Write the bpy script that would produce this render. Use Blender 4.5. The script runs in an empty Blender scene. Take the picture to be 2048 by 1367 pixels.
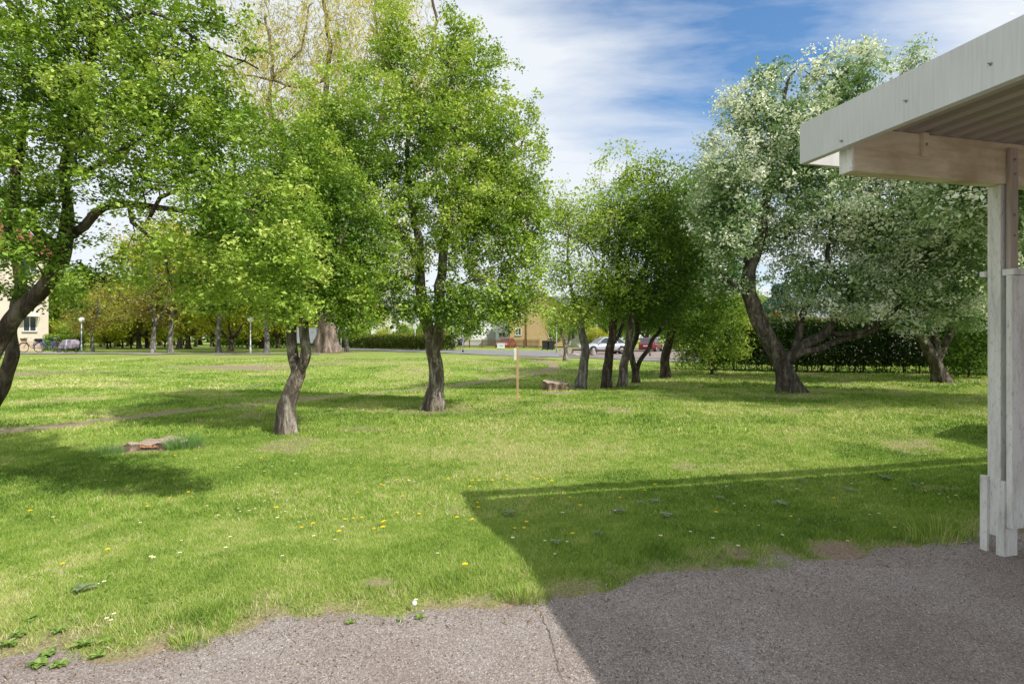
import bpy, math, random
import numpy as np
from mathutils import Vector, Matrix, Euler

R = math.radians
rng = np.random.default_rng(7)
random.seed(7)
SC = bpy.context.scene
COL = SC.collection

# ------------------------------------------------------------------ camera
F, CX, HY, CH = 1150.0, 1024.0, 675.0, 1.5
cam = bpy.data.cameras.new('camera')
cam.sensor_width = 36.0
cam.lens = F / 2048 * 36
cam.shift_y = -(683.5 - HY) / 2048
cam.clip_start = 0.05
cam.clip_end = 5000
camo = bpy.data.objects.new('camera', cam)
COL.objects.link(camo)
camo.location = (0, 0, CH)
camo.rotation_euler = (R(90), 0, 0)
SC.camera = camo

# ------------------------------------------------------------------ noise
_T = np.random.default_rng(3).random((256, 256))
def vnoise(x, y):
    x = np.asarray(x, float); y = np.asarray(y, float)
    xi = np.floor(x).astype(int); yi = np.floor(y).astype(int)
    fx = x - xi; fy = y - yi
    fx = fx * fx * (3 - 2 * fx); fy = fy * fy * (3 - 2 * fy)
    a = _T[xi & 255, yi & 255]; b = _T[(xi + 1) & 255, yi & 255]
    c = _T[xi & 255, (yi + 1) & 255]; d = _T[(xi + 1) & 255, (yi + 1) & 255]
    return (a * (1 - fx) + b * fx) * (1 - fy) + (c * (1 - fx) + d * fx) * fy
def fbm(x, y, s, o=4, off=0.0):
    v = 0; a = .5; t = 0
    x = np.asarray(x) * s + off; y = np.asarray(y) * s + off * 1.7
    for i in range(o):
        v = v + a * vnoise(x, y); t += a; a *= .5; x = x * 2.03 + 5.1; y = y * 2.03 + 1.3
    return v / t
def sst(a, b, x):
    t = np.clip((np.asarray(x, float) - a) / (b - a), 0, 1)
    return t * t * (3 - 2 * t)

TH = R(14.1)
CT, ST = math.cos(TH), math.sin(TH)
def de(x, y): return x * CT + y * ST, -x * ST + y * CT
def xy(d, e): return d * CT - e * ST, d * ST + e * CT

# ------------------------------------------------------------------ terrain
def dee(x, y):
    d, e = de(x, y)
    return d, e + .17 * sst(1.0, -1.2, x)
def terr(x, y):
    x = np.asarray(x, float); y = np.asarray(y, float)
    left = sst(9, -5, x)
    z = 0.30 * sst(25, 37, y) * left
    z = z - 0.34 * np.exp(-((x + 3) / 9.0) ** 2 - ((y - 22) / 5.5) ** 2)
    z = z + (fbm(x, y, .35, 3) - .5) * .10 * sst(4, 9, y) * sst(70, 45, y)
    d, e = dee(x, y)
    z = z - .12 * sst(3.75, 5.3, e) * sst(11, 7.2, y)
    near = sst(3.0, 3.5, e + (fbm(x, y, 2.2, 3, 9.) - .5) * .45)
    return z - .018 + .045 * near + (fbm(x, y, 5, 2, 3.) - .5) * .02 * sst(3.0, 3.6, e)
def hit(px, py, off=0.0):
    s = (px - CX) / F; t = (HY - py) / F
    Y = np.linspace(2, 150, 30000)
    zz = CH + t * Y; g = terr(s * Y, Y) + off
    k = np.argmax(zz <= g)
    if zz[k] > g[k]: k = len(Y) - 1
    return Vector((s * Y[k], Y[k], float(g[k])))
def at(px, py, Y): return np.array([(px - CX) / F * Y, Y, CH + (HY - py) / F * Y])
def gnd(x, y): return Vector((x, y, float(terr(x, y))))

# ------------------------------------------------------------------ material helpers
def mat(name):
    m = bpy.data.materials.new(name); m.use_nodes = True
    nt = m.node_tree; nt.nodes.clear()
    out = nt.nodes.new('ShaderNodeOutputMaterial')
    return m, nt, out
def N(nt, t, **k):
    n = nt.nodes.new(t)
    for a, b in k.items():
        if a in n.inputs: n.inputs[a].default_value = b
        else: setattr(n, a, b)
    return n
def L(nt, a, b): nt.links.new(a, b)
def ramp(nt, src, stops, interp='LINEAR'):
    r = nt.nodes.new('ShaderNodeValToRGB'); r.color_ramp.interpolation = interp
    el = r.color_ramp.elements
    while len(el) > 1: el.remove(el[0])
    el[0].position = stops[0][0]; el[0].color = (*stops[0][1], 1)
    for p, c in stops[1:]:
        e = el.new(p); e.color = (*c, 1)
    L(nt, src, r.inputs[0]); return r.outputs[0]
def noise(nt, scale, detail=4, rough=.55, coord='Object', vec=None, stretch=None, dist=0):
    tc = nt.nodes.new('ShaderNodeTexCoord')
    src = vec or tc.outputs[coord]
    if stretch:
        mp = nt.nodes.new('ShaderNodeMapping'); mp.inputs['Scale'].default_value = stretch
        L(nt, src, mp.inputs['Vector']); src = mp.outputs[0]
    n = nt.nodes.new('ShaderNodeTexNoise')
    n.inputs['Scale'].default_value = scale; n.inputs['Detail'].default_value = detail
    n.inputs['Roughness'].default_value = rough; n.inputs['Distortion'].default_value = dist
    L(nt, src, n.inputs['Vector']); return n.outputs[0]
def mixc(nt, fac, a, b, mode='MIX'):
    n = nt.nodes.new('ShaderNodeMix'); n.data_type = 'RGBA'; n.blend_type = mode
    for s, v in ((n.inputs[0], fac), (n.inputs[6], a), (n.inputs[7], b)):
        if isinstance(v, (int, float)): s.default_value = v
        elif isinstance(v, tuple): s.default_value = (*v, 1) if len(v) == 3 else v
        else: L(nt, v, s)
    return n.outputs[2]
def bump(nt, h, strength=.4, dist=.02):
    b = nt.nodes.new('ShaderNodeBump'); b.inputs['Strength'].default_value = strength
    b.inputs['Distance'].default_value = dist; L(nt, h, b.inputs['Height']); return b.outputs[0]
def principled(nt, out, color, rough=.7, spec=.3, normal=None, metal=0):
    p = nt.nodes.new('ShaderNodeBsdfPrincipled')
    if isinstance(color, tuple): p.inputs['Base Color'].default_value = (*color, 1)
    else: L(nt, color, p.inputs['Base Color'])
    if isinstance(rough, (int, float)): p.inputs['Roughness'].default_value = rough
    else: L(nt, rough, p.inputs['Roughness'])
    p.inputs['Specular IOR Level'].default_value = spec
    p.inputs['Metallic'].default_value = metal
    if normal is not None: L(nt, normal, p.inputs['Normal'])
    L(nt, p.outputs[0], out.inputs[0]); return p
def simple(name, c, rough=.6, spec=.3, var=.25, scale=6, bumpy=0, metal=0, stretch=None):
    m, nt, out = mat(name)
    n = noise(nt, scale, 5, .6, stretch=stretch)
    a = tuple(max(0, v * (1 - var)) for v in c); b = tuple(min(1, v * (1 + var)) for v in c)
    col = ramp(nt, n, [(.3, a), (.7, b)])
    principled(nt, out, col, rough, spec, bump(nt, n, bumpy, .01) if bumpy else None, metal)
    return m
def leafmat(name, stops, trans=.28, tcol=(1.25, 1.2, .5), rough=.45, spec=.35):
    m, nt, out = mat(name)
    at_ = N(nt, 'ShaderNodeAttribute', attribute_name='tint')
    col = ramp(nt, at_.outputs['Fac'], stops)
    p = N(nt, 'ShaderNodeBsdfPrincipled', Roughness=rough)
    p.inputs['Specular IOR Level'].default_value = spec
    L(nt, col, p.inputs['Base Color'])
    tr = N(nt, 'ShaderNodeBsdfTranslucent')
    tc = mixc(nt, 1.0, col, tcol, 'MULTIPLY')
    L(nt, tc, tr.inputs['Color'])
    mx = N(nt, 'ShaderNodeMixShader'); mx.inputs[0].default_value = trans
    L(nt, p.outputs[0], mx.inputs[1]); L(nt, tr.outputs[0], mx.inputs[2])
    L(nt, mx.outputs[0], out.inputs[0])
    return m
def barkmat(name, dark, light, lichen=None, lich_amt=.62, scale=9):
    m, nt, out = mat(name)
    n1 = noise(nt, scale, 6, .65, stretch=(1, 1, .28), dist=.6)
    n2 = noise(nt, scale * 4, 4, .6, stretch=(1, 1, .4))
    n3 = noise(nt, 3.1, 5, .7)
    col = ramp(nt, n1, [(.34, tuple(v * .45 for v in dark)), (.5, dark), (.66, light)])
    if lichen:
        f = ramp(nt, n3, [(lich_amt - .04, (0, 0, 0)), (lich_amt + .06, (1, 1, 1))])
        f2 = ramp(nt, n2, [(.42, (0, 0, 0)), (.6, (1, 1, 1))])
        ff = mixc(nt, 1, f, f2, 'MULTIPLY')
        col = mixc(nt, ff, col, lichen)
    add = N(nt, 'ShaderNodeMath', operation='ADD'); L(nt, n1, add.inputs[0])
    ml = N(nt, 'ShaderNodeMath', operation='MULTIPLY'); ml.inputs[1].default_value = .35; L(nt, n2, ml.inputs[0]); L(nt, ml.outputs[0], add.inputs[1])
    principled(nt, out, col, .9, .15, bump(nt, add.outputs[0], 1.0, .07))
    return m

M = {}
M['bark'] = barkmat('hawthorn_bark', (.16, .13, .11), (.47, .42, .37), (.36, .33, .20), .58)
M['bark_stump'] = barkmat('stump_bark', (.17, .12, .09), (.38, .29, .22), None, scale=7)
M['bark_dark'] = barkmat('dark_bark', (.075, .058, .045), (.19, .16, .13), (.42, .24, .07), .64)
M['bark_grey'] = barkmat('grey_bark', (.16, .145, .13), (.38, .36, .33), None)
M['bark_white'] = barkmat('whitebeam_bark', (.085, .070, .056), (.21, .185, .155), (.26, .24, .16), .60)
M['bark_willow'] = barkmat('willow_bark', (.15, .115, .095), (.33, .27, .23), None, scale=3)
M['bark_birch'] = barkmat('pale_bark', (.16, .15, .14), (.42, .40, .37), None, scale=12)
M['leaf_haw'] = leafmat('hawthorn_leaf', [(0, (.075, .14, .018)), (.35, (.15, .28, .03)), (.7, (.31, .46, .06)), (1, (.50, .60, .15))])
M['leaf_mid'] = leafmat('mid_green_leaf', [(0, (.045, .115, .014)), (.45, (.155, .28, .03)), (.8, (.32, .46, .06)), (1, (.46, .57, .11))])
M['leaf_deep'] = leafmat('deep_green_leaf', [(0, (.03, .085, .012)), (.5, (.085, .185, .022)), (1, (.22, .33, .05))], .42)
M['leaf_white'] = leafmat('whitebeam_leaf', [(0, (.07, .14, .04)), (.35, (.18, .30, .10)), (.62, (.36, .47, .24)), (.8, (.72, .76, .58)), (1, (.90, .90, .78))], .22, (1.0, 1.1, .7), .6, .15)
M['leaf_yel'] = leafmat('yellow_green_leaf', [(0, (.20, .26, .02)), (.5, (.40, .45, .035)), (1, (.62, .62, .09))], .42)
M['leaf_willow'] = leafmat('willow_leaf', [(0, (.38, .36, .09)), (.5, (.60, .57, .16)), (1, (.80, .77, .32))], .35, (1.1, 1.0, .6))
M['leaf_bronze'] = leafmat('bronze_leaf', [(0, (.14, .12, .025)), (.45, (.29, .25, .06)), (.75, (.33, .33, .075)), (1, (.34, .42, .07))], .35, (1.2, .9, .5))
M['leaf_hedge'] = leafmat('hedge_leaf', [(0, (.018, .045, .009)), (.45, (.045, .10, .015)), (.8, (.12, .21, .03)), (.94, (.34, .36, .05)), (1, (.38, .20, .04))], .35)
M['leaf_olive'] = leafmat('olive_hedge_leaf', [(0, (.05, .09, .012)), (.5, (.13, .19, .02)), (1, (.30, .30, .05))], .3)
M['leaf_blue'] = leafmat('blue_green_needle', [(0, (.03, .09, .075)), (1, (.09, .20, .17))], .1)
M['leaf_weed'] = leafmat('weed_leaf', [(0, (.12, .22, .04)), (.5, (.23, .35, .08)), (1, (.38, .48, .15))], .3, (1.1, 1.1, .6), .7, .15)
M['leaf_greyweed'] = leafmat('grey_weed_leaf', [(0, (.16, .23, .10)), (1, (.34, .40, .24))], .2, (1, 1, .8))
M['grass'] = leafmat('grass_blade', [(0, (.07, .15, .02)), (.35, (.215, .35, .048)), (.62, (.40, .50, .11)), (.82, (.55, .54, .24)), (1, (.70, .62, .42))], .24, (1.1, 1.15, .5), .55, .25)
M['grass_blue'] = leafmat('blue_grass_blade', [(0, (.07, .17, .04)), (.5, (.17, .33, .09)), (1, (.30, .46, .18))], .3)

# ------------------------------------------------------------------ mesh helpers
def npmesh(name, V, Fc, nside, tint=None, mats=None, smooth=False, mi=None):
    me = bpy.data.meshes.new(name)
    V = np.ascontiguousarray(V, np.float32); Fc = np.ascontiguousarray(Fc, np.int32)
    me.vertices.add(len(V)); me.vertices.foreach_set('co', V.ravel())
    me.loops.add(Fc.size); me.loops.foreach_set('vertex_index', Fc.ravel())
    n = len(Fc)
    me.polygons.add(n)
    me.polygons.foreach_set('loop_start', np.arange(n, dtype=np.int32) * nside)
    if tint is not None:
        a = me.attributes.new('tint', 'FLOAT', 'POINT'); a.data.foreach_set('value', np.ascontiguousarray(tint, np.float32))
    for m in mats or []: me.materials.append(m)
    me.update(calc_edges=True)
    me.polygons.foreach_set('use_smooth', np.full(n, smooth))
    if mi is not None: me.polygons.foreach_set('material_index', np.ascontiguousarray(mi, np.int32))
    return me

class MB:
    def __init__(s): s.v = []; s.f = []; s.sm = []
    def add(s, vs, fs, M_=None, sm=False):
        o = len(s.v)
        for p in vs:
            p = Vector(p)
            if M_ is not None: p = M_ @ p
            s.v.append(p)
        for f in fs: s.f.append([i + o for i in f]); s.sm.append(sm)
        return s
    def box(s, x0, x1, y0, y1, z0, z1, M_=None):
        vs = [(x, y, z) for x in (x0, x1) for y in (y0, y1) for z in (z0, z1)]
        return s.add(vs, [(0, 1, 3, 2), (4, 6, 7, 5), (0, 4, 5, 1), (2, 3, 7, 6), (0, 2, 6, 4), (1, 5, 7, 3)], M_)
    def tube(s, pts, rad, n=8, cap=True, M_=None):
        pts = [Vector(p) for p in pts]
        if not hasattr(rad, '__len__'): rad = [rad] * len(pts)
        vs = []; fs = []
        up = Vector((0, 0, 1))
        for i, p in enumerate(pts):
            t = (pts[min(i + 1, len(pts) - 1)] - pts[max(i - 1, 0)]).normalized()
            a = t.cross(up)
            if a.length < .05: a = t.cross(Vector((0, 1, 0)))
            a.normalize(); b = t.cross(a)
            for k in range(n):
                w = 2 * math.pi * k / n
                vs.append(p + (a * math.cos(w) + b * math.sin(w)) * rad[i])
        for i in range(len(pts) - 1):
            for k in range(n):
                fs.append((i * n + k, i * n + (k + 1) % n, (i + 1) * n + (k + 1) % n, (i + 1) * n + k))
        if cap: fs.append(tuple(range(n))[::-1]); fs.append(tuple((len(pts) - 1) * n + k for k in range(n)))
        return s.add(vs, fs, M_, True)
    def sphere(s, c, r, n=12, m=8, M_=None):
        if not hasattr(r, '__len__'): r = (r, r, r)
        vs = [(c[0], c[1], c[2] + r[2])]
        for j in range(1, m):
            ph = math.pi * j / m
            for k in range(n):
                w = 2 * math.pi * k / n
                vs.append((c[0] + r[0] * math.sin(ph) * math.cos(w), c[1] + r[1] * math.sin(ph) * math.sin(w), c[2] + r[2] * math.cos(ph)))
        vs.append((c[0], c[1], c[2] - r[2])); fs = []
        for k in range(n):
            fs.append((0, 1 + k, 1 + (k + 1) % n)); b = 1 + (m - 2) * n
            fs.append((b + k, len(vs) - 1, b + (k + 1) % n))
        for j in range(m - 2):
            for k in range(n):
                a = 1 + j * n
                fs.append((a + k, a + n + k, a + n + (k + 1) % n, a + (k + 1) % n))
        return s.add(vs, fs, M_, True)
    def torus(s, c, R_, r, axis='y', n=28, m=6, M_=None):
        vs = []; fs = []
        for i in range(n):
            w = 2 * math.pi * i / n
            for j in range(m):
                u = 2 * math.pi * j / m
                q = R_ + r * math.cos(u)
                a, b, h = q * math.cos(w), q * math.sin(w), r * math.sin(u)
                vs.append((c[0] + a, c[1] + h, c[2] + b) if axis == 'y' else (c[0] + a, c[1] + b, c[2] + h))
        for i in range(n):
            for j in range(m):
                fs.append((i * m + j, i * m + (j + 1) % m, ((i + 1) % n) * m + (j + 1) % m, ((i + 1) % n) * m + j))
        return s.add(vs, fs, M_, True)
    def prism(s, poly, y0, y1, M_=None):   # poly in xz extruded along y
        n = len(poly)
        vs = [(p[0], y0, p[1]) for p in poly] + [(p[0], y1, p[1]) for p in poly]
        fs = [tuple(range(n)), tuple(range(2 * n - 1, n - 1, -1))]
        for i in range(n): fs.append((i, i + n, (i + 1) % n + n, (i + 1) % n))
        return s.add(vs, fs, M_)
    def mesh(s, name, m, bevel=0):
        me = bpy.data.meshes.new(name)
        me.from_pydata([tuple(p) for p in s.v], [], s.f)
        me.polygons.foreach_set('use_smooth', s.sm)
        if m is not None: me.materials.append(m)
        me.validate(); me.update()
        import bmesh
        bm = bmesh.new(); bm.from_mesh(me)
        bmesh.ops.recalc_face_normals(bm, faces=bm.faces)
        bm.to_mesh(me); bm.free()
        return me

def thing(name, label, cat, loc=(0, 0, 0), rotz=0, group=None):
    o = bpy.data.objects.new(name, None); COL.objects.link(o)
    o.empty_display_size = .2
    o.location = loc; o.rotation_euler = (0, 0, rotz)
    o['label'] = label; o['category'] = cat
    if group: o['group'] = group
    return o
def part(name, me, parent, loc=None, label=None, bevel=0, kind=None):
    if isinstance(me, tuple): me = me[0].mesh(name, me[1])
    o = bpy.data.objects.new(name, me); COL.objects.link(o)
    o.parent = parent
    if loc is not None: o.location = loc
    if label: o['label'] = label
    if kind: o['kind'] = kind
    if bevel:
        b = o.modifiers.new('bevel', 'BEVEL'); b.width = bevel; b.segments = 2; b.limit_method = 'ANGLE'
    return o
def single(name, me, label, cat, loc=(0, 0, 0), rotz=0, group=None, kind=None, bevel=0):
    if isinstance(me, tuple): me = me[0].mesh(name, me[1])
    o = bpy.data.objects.new(name, me); COL.objects.link(o)
    o.location = loc; o.rotation_euler = (0, 0, rotz)
    if label: o['label'] = label; o['category'] = cat
    if group: o['group'] = group
    if kind: o['kind'] = kind
    if bevel:
        b = o.modifiers.new('bevel', 'BEVEL'); b.width = bevel; b.segments = 2; b.limit_method = 'ANGLE'
    return o
def dup(root, loc, rotz, label=None, scale=None, group=None):
    r = root.copy(); COL.objects.link(r); r.location = loc; r.rotation_euler = (0, 0, rotz)
    if scale: r.scale = scale if hasattr(scale, '__len__') else (scale,) * 3
    if label: r['label'] = label
    if group: r['group'] = group
    for ch in list(root.children):
        c = ch.copy(); COL.objects.link(c); c.parent = r
        for g in list(ch.children):
            q = g.copy(); COL.objects.link(q); q.parent = c
    return r

# ------------------------------------------------------------------ trees
def leaves(P, size, tint, up=.5, width=.55, r=None, elong=1.0, hang=0.0):
    r = r or rng
    n = len(P)
    nr = r.normal(size=(n, 3)); nr[:, 2] = np.abs(nr[:, 2]) * .7 + up
    nr /= np.linalg.norm(nr, axis=1)[:, None]
    t = r.normal(size=(n, 3)); t[:, 2] -= hang
    t -= nr * (t * nr).sum(1)[:, None]; t /= np.linalg.norm(t, axis=1)[:, None] + 1e-9
    b = np.cross(nr, t)
    s = (size * np.clip(r.lognormal(-.05, .32, n), .4, 1.8))[:, None]
    V = np.empty((n, 4, 3))
    V[:, 0] = P - t * s * .5 * elong
    m = P + nr * s * .10
    V[:, 1] = m + b * s * width * .5
    V[:, 2] = P + t * s * .5 * elong - nr * s * .08
    V[:, 3] = m - b * s * width * .5
    Fc = np.arange(n * 4).reshape(n, 4)
    return V.reshape(-1, 3), Fc, np.repeat(tint, 4)

def resample(pts, step, jit, r):
    pts = np.asarray(pts, float)
    if len(pts) == 2: pts = np.vstack([pts[0], pts.mean(0), pts[1]])
    P = np.vstack([2 * pts[0] - pts[1], pts, 2 * pts[-1] - pts[-2]])
    out = []
    for i in range(1, len(P) - 2):
        n = max(1, int(np.linalg.norm(P[i + 1] - P[i]) / step))
        for k in range(n):
            t = k / n
            out.append(.5 * ((2 * P[i]) + (-P[i - 1] + P[i + 1]) * t + (2 * P[i - 1] - 5 * P[i] + 4 * P[i + 1] - P[i + 2]) * t * t + (-P[i - 1] + 3 * P[i] - 3 * P[i + 1] + P[i + 2]) * t ** 3))
    out.append(pts[-1]); out = np.array(out)
    if jit: out[1:] += r.normal(size=(len(out) - 1, 3)) * jit
    return out

def build_tree(limbs, lobes, ntips, seed, leafn=22, leaf=.04, spray=.14, twig=.004, seg=.16, jit=.03,
               tintb=.5, up=.5, shell=.45, bare=0.0, flute=.10, hang=0.0, elong=1.0, width=.55, droop=0, sides=12, origin=None, leafalong=4):
    """limbs: list of (points, r0, r1) ; lobes: (centre, radii, weight).  Returns wood mesh data and leaf mesh data."""
    r = np.random.default_rng(seed)
    pos = []; par = []; minr = []
    for li, (pts, r0, r1) in enumerate(limbs):
        q = resample(pts, seg, jit * .5, r)
        if li == 0:
            base = -1
        else:
            A = np.array(pos); base = int(np.argmin(((A - q[0]) ** 2).sum(1)))
            q = q[1:] if len(q) > 2 else q
        for k, p in enumerate(q):
            pos.append(p); par.append(base if k == 0 else len(pos) - 2)
            t = k / max(1, len(q) - 1)
            minr.append(r0 * (1 - t) + r1 * t)
    nl = len(pos)
    w = np.array([l[2] for l in lobes], float); w /= w.sum()
    ch = r.choice(len(lobes), ntips, p=w)
    C = np.array([l[0] for l in lobes]); RR = np.array([l[1] for l in lobes])
    u = r.normal(size=(ntips, 3)); u /= np.linalg.norm(u, axis=1)[:, None]
    rad = r.random(ntips) ** shell
    lump = 1 + .22 * np.sin(u[:, 0] * 5 + seed) * np.sin(u[:, 2] * 6 + 2 * seed)
    T = C[ch] + u * RR[ch] * (rad * lump)[:, None]
    out_ = r.random(ntips) < .07
    T[out_] = C[ch][out_] + (u[out_] * np.array([1, 1, 1]) + np.array([0, 0, .18])) * RR[ch][out_] * r.uniform(1.05, 1.32, out_.sum())[:, None]
    A0 = np.array(pos)
    dmin = np.array([np.sqrt(((A0 - t) ** 2).sum(1)).min() for t in T])
    order = np.argsort(dmin)
    cap = nl + ntips * 40
    A = np.zeros((cap, 3)); A[:nl] = A0
    depth = np.zeros(cap); n = nl
    D = np.zeros((cap, 3))
    for i in range(nl):
        if par[i] >= 0:
            v = A[i] - A[par[i]]; D[i] = v / (np.linalg.norm(v) + 1e-9)
            depth[i] = depth[par[i]] + np.linalg.norm(v)
    for k in order:
        t = T[k]
        v = t - A[:n]; ds = np.sqrt((v ** 2).sum(1)) + 1e-6
        al = (v * D[:n]).sum(1) / ds
        j = int(np.argmin(ds * (1.35 - .45 * al) + (np.arange(n) < nl * .12) * 2 + depth[:n] * .05))
        dist = ds[j]
        if dist < seg * .7: continue
        m = max(1, min(39, int(dist / seg)))
        p0 = A[j].copy(); d0 = D[j]
        side = r.normal(size=3) * .5
        ctrl = p0 + (d0 * .45 + side * .3) * dist * .5
        prev = j
        for q in range(1, m + 1):
            s = q / m
            p = (1 - s) ** 2 * p0 + 2 * s * (1 - s) * ctrl + s * s * t
            p = p + r.normal(size=3) * jit * (1 if q < m else .3)
            if n >= cap: break
            A[n] = p; par.append(prev); minr.append(0)
            vv = A[n] - A[prev]; l = np.linalg.norm(vv); D[n] = vv / (l + 1e-9); depth[n] = depth[prev] + l
            prev = n; n += 1
    A = A[:n]; D = D[:n]; par = np.array(par); minr = np.array(minr)
    rr = np.zeros(n); cnt = np.zeros(n, int)
    for i in range(n): 
        if par[i] >= 0: cnt[par[i]] += 1
    EX = 2.35
    acc = np.zeros(n)
    for i in range(n - 1, -1, -1):
        acc[i] = max(acc[i], twig ** EX)
        if par[i] >= 0: acc[par[i]] += acc[i] * 1.0
    rr = acc ** (1 / EX)
    rr[:nl] = np.maximum(np.minimum(rr[:nl], minr[:nl] * 1.0), minr[:nl])
    for i in range(nl, n): rr[i] = min(rr[i], rr[par[i]] * .8)
    # chains
    big = -np.ones(n, int)
    for i in range(n):
        p = par[i]
        if p >= 0 and (big[p] < 0 or (rr[i] + (i < nl) * 10 * (par[i] == i - 1)) > (rr[big[p]] + (big[p] < nl) * 10 * (big[p] == p + 1))): big[p] = i
    VV = []; FF = []; vo = 0
    gz = A[0][2]
    for i in range(n):
        p = par[i]
        if p >= 0 and big[p] == i: continue
        ch_ = [p] if p >= 0 else []
        q = i
        while q >= 0: ch_.append(q); q = big[q]
        if len(ch_) < 2: continue
        P = A[ch_]; rad = rr[ch_].copy()
        if p >= 0: rad[0] = rad[1]
        thick = rad.max() > .045
        S = sides if thick else (5 if rad.max() > .012 else 3)
        if thick and len(P) > 2:
            # finer resample
            kk = np.arange(len(P)); kf = np.linspace(0, len(P) - 1, (len(P) - 1) * 3 + 1)
            P = np.stack([np.interp(kf, kk, P[:, a]) for a in range(3)], 1)
            Ps = P.copy(); 
            for _ in range(2): Ps[1:-1] = (Ps[:-2] + Ps[1:-1] * 2 + Ps[2:]) / 4
            P = Ps; rad = np.interp(kf, kk, rad)
        tg = np.gradient(P, axis=0); tg /= np.linalg.norm(tg, axis=1)[:, None] + 1e-9
        ref = np.array([0.31, .95, .05]) if abs(tg[0][1]) < .85 else np.array([1., 0, 0.2])
        a = np.cross(tg, ref); a /= np.linalg.norm(a, axis=1)[:, None] + 1e-9
        b = np.cross(tg, a)
        w_ = np.arange(S) / S * 2 * math.pi
        ln = np.concatenate([[0], np.cumsum(np.linalg.norm(np.diff(P, axis=0), axis=1))])
        RD = np.repeat(rad[:, None], S, 1)
        if thick:
            fl = (np.sin(3 * w_[None] + 1.3 * ln[:, None] * 2 + seed) * .5 + np.sin(5 * w_[None] - ln[:, None] * 3 + seed * 2) * .35)
            nz = vnoise(w_[None] * 1.6 + seed * 7, ln[:, None] * 5 + w_[None] * 0) - .5
            RD = RD * (1 + flute * fl + .35 * flute * 3 * nz)
            if p < 0:
                fz = np.exp(-ln / (rad[0] * 1.3 + .04))[:, None]
                RD = RD * (1 + fz * (.45 + .38 * np.sin(5 * w_ + seed)[None] + .15 * np.sin(3 * w_ + 2 * seed)[None]))
        Vv = P[:, None] + a[:, None] * (np.cos(w_)[None, :, None] * RD[..., None]) + b[:, None] * (np.sin(w_)[None, :, None] * RD[..., None])
        m = len(P)
        idx = np.arange(m * S).reshape(m, S)
        f = np.stack([idx[:-1], np.roll(idx[:-1], -1, 1), np.roll(idx[1:], -1, 1), idx[1:]], -1).reshape(-1, 4) + vo
        VV.append(Vv.reshape(-1, 3)); FF.append(f); vo += m * S
    wood = (np.vstack(VV), np.vstack(FF))
    # leaves along thin nodes
    thin = np.where((rr < twig * 3.4) & (np.arange(n) >= nl))[0]
    if bare > 0: thin = thin[r.random(len(thin)) > bare]
    cl = np.repeat(thin, leafn)
    q_ = np.full(n, 9.0)
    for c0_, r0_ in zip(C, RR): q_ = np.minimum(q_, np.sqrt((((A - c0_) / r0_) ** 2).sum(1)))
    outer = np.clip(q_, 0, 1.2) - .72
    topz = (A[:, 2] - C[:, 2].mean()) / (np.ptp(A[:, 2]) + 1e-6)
    lump = r.random(n) * .50 + outer * .55 + topz * .25 + fbm(A[:, 0] + A[:, 1] * .6, A[:, 2], 1.1, 3, seed) * .9 - .42  # crown shade put into the tint: inner leaves darker, outer and top lighter
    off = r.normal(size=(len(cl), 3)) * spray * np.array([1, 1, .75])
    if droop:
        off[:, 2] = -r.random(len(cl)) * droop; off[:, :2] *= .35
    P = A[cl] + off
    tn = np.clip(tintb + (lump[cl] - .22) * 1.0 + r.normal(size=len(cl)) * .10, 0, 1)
    lv = leaves(P, leaf, tn, up, width, r, elong, hang)
    return wood, lv

def tree(name, label, cat, limbs, lobes, ntips, seed, bark, leafm, group=None, **k):
    b = np.array(limbs[0][0][0], float)
    b0 = b.copy(); b0[2] = float(terr(b[0], b[1]))
    limbs = [([np.asarray(p) - b0 for p in pts], a, c) for pts, a, c in limbs]
    limbs[0][0][0][2] = -.08
    lobes = [(np.asarray(c) - b0, rr, w) for c, rr, w in lobes]
    wood, lv = build_tree(limbs, lobes, ntips, seed, **k)
    t = thing(name, label, cat, tuple(b0), 0, group)
    part('trunk', npmesh('trunk', wood[0], wood[1], 4, None, [M[bark]], True), t)
    part('crown', npmesh('crown', lv[0], lv[1], 4, lv[2], [M[leafm]]), t)
    return t
def PL(Y, *pp):  # polyline of photo points at depth Y (or per-point depth)
    return [at(p[0], p[1], p[2] if len(p) > 2 else Y) for p in pp]
def LB(px, py, Y, rx, rz, ry=None, w=1.0): return (at(px, py, Y), (rx, ry or rx, rz), w * rx * rz)

# ------------------------------------------------------------------ light + sky
SUN_L = Vector((-.83, .617, -1.0)).normalized()     # direction light travels
W = bpy.data.worlds.new('World'); SC.world = W; W.use_nodes = True
nt = W.node_tree; nt.nodes.clear()
wo = N(nt, 'ShaderNodeOutputWorld'); bg = N(nt, 'ShaderNodeBackground'); bg.inputs['Strength'].default_value = .108
sky = N(nt, 'ShaderNodeTexSky'); sky.sky_type = 'NISHITA'; sky.sun_disc = False
sky.sun_elevation = R(44); sky.sun_rotation = math.atan2(.83, -.617)
sky.air_density = 1.0; sky.dust_density = .6; sky.ozone_density = 2.2; sky.altitude = 0
tc = N(nt, 'ShaderNodeTexCoord')
sep = N(nt, 'ShaderNodeSeparateXYZ'); L(nt, tc.outputs['Generated'], sep.inputs[0])
mxz = N(nt, 'ShaderNodeMath', operation='MAXIMUM'); mxz.inputs[1].default_value = .0; L(nt, sep.outputs[2], mxz.inputs[0])
ad = N(nt, 'ShaderNodeMath', operation='ADD'); ad.inputs[1].default_value = .22; L(nt, mxz.outputs[0], ad.inputs[0])
dx = N(nt, 'ShaderNodeMath', operation='DIVIDE'); L(nt, sep.outputs[0], dx.inputs[0]); L(nt, ad.outputs[0], dx.inputs[1])
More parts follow.
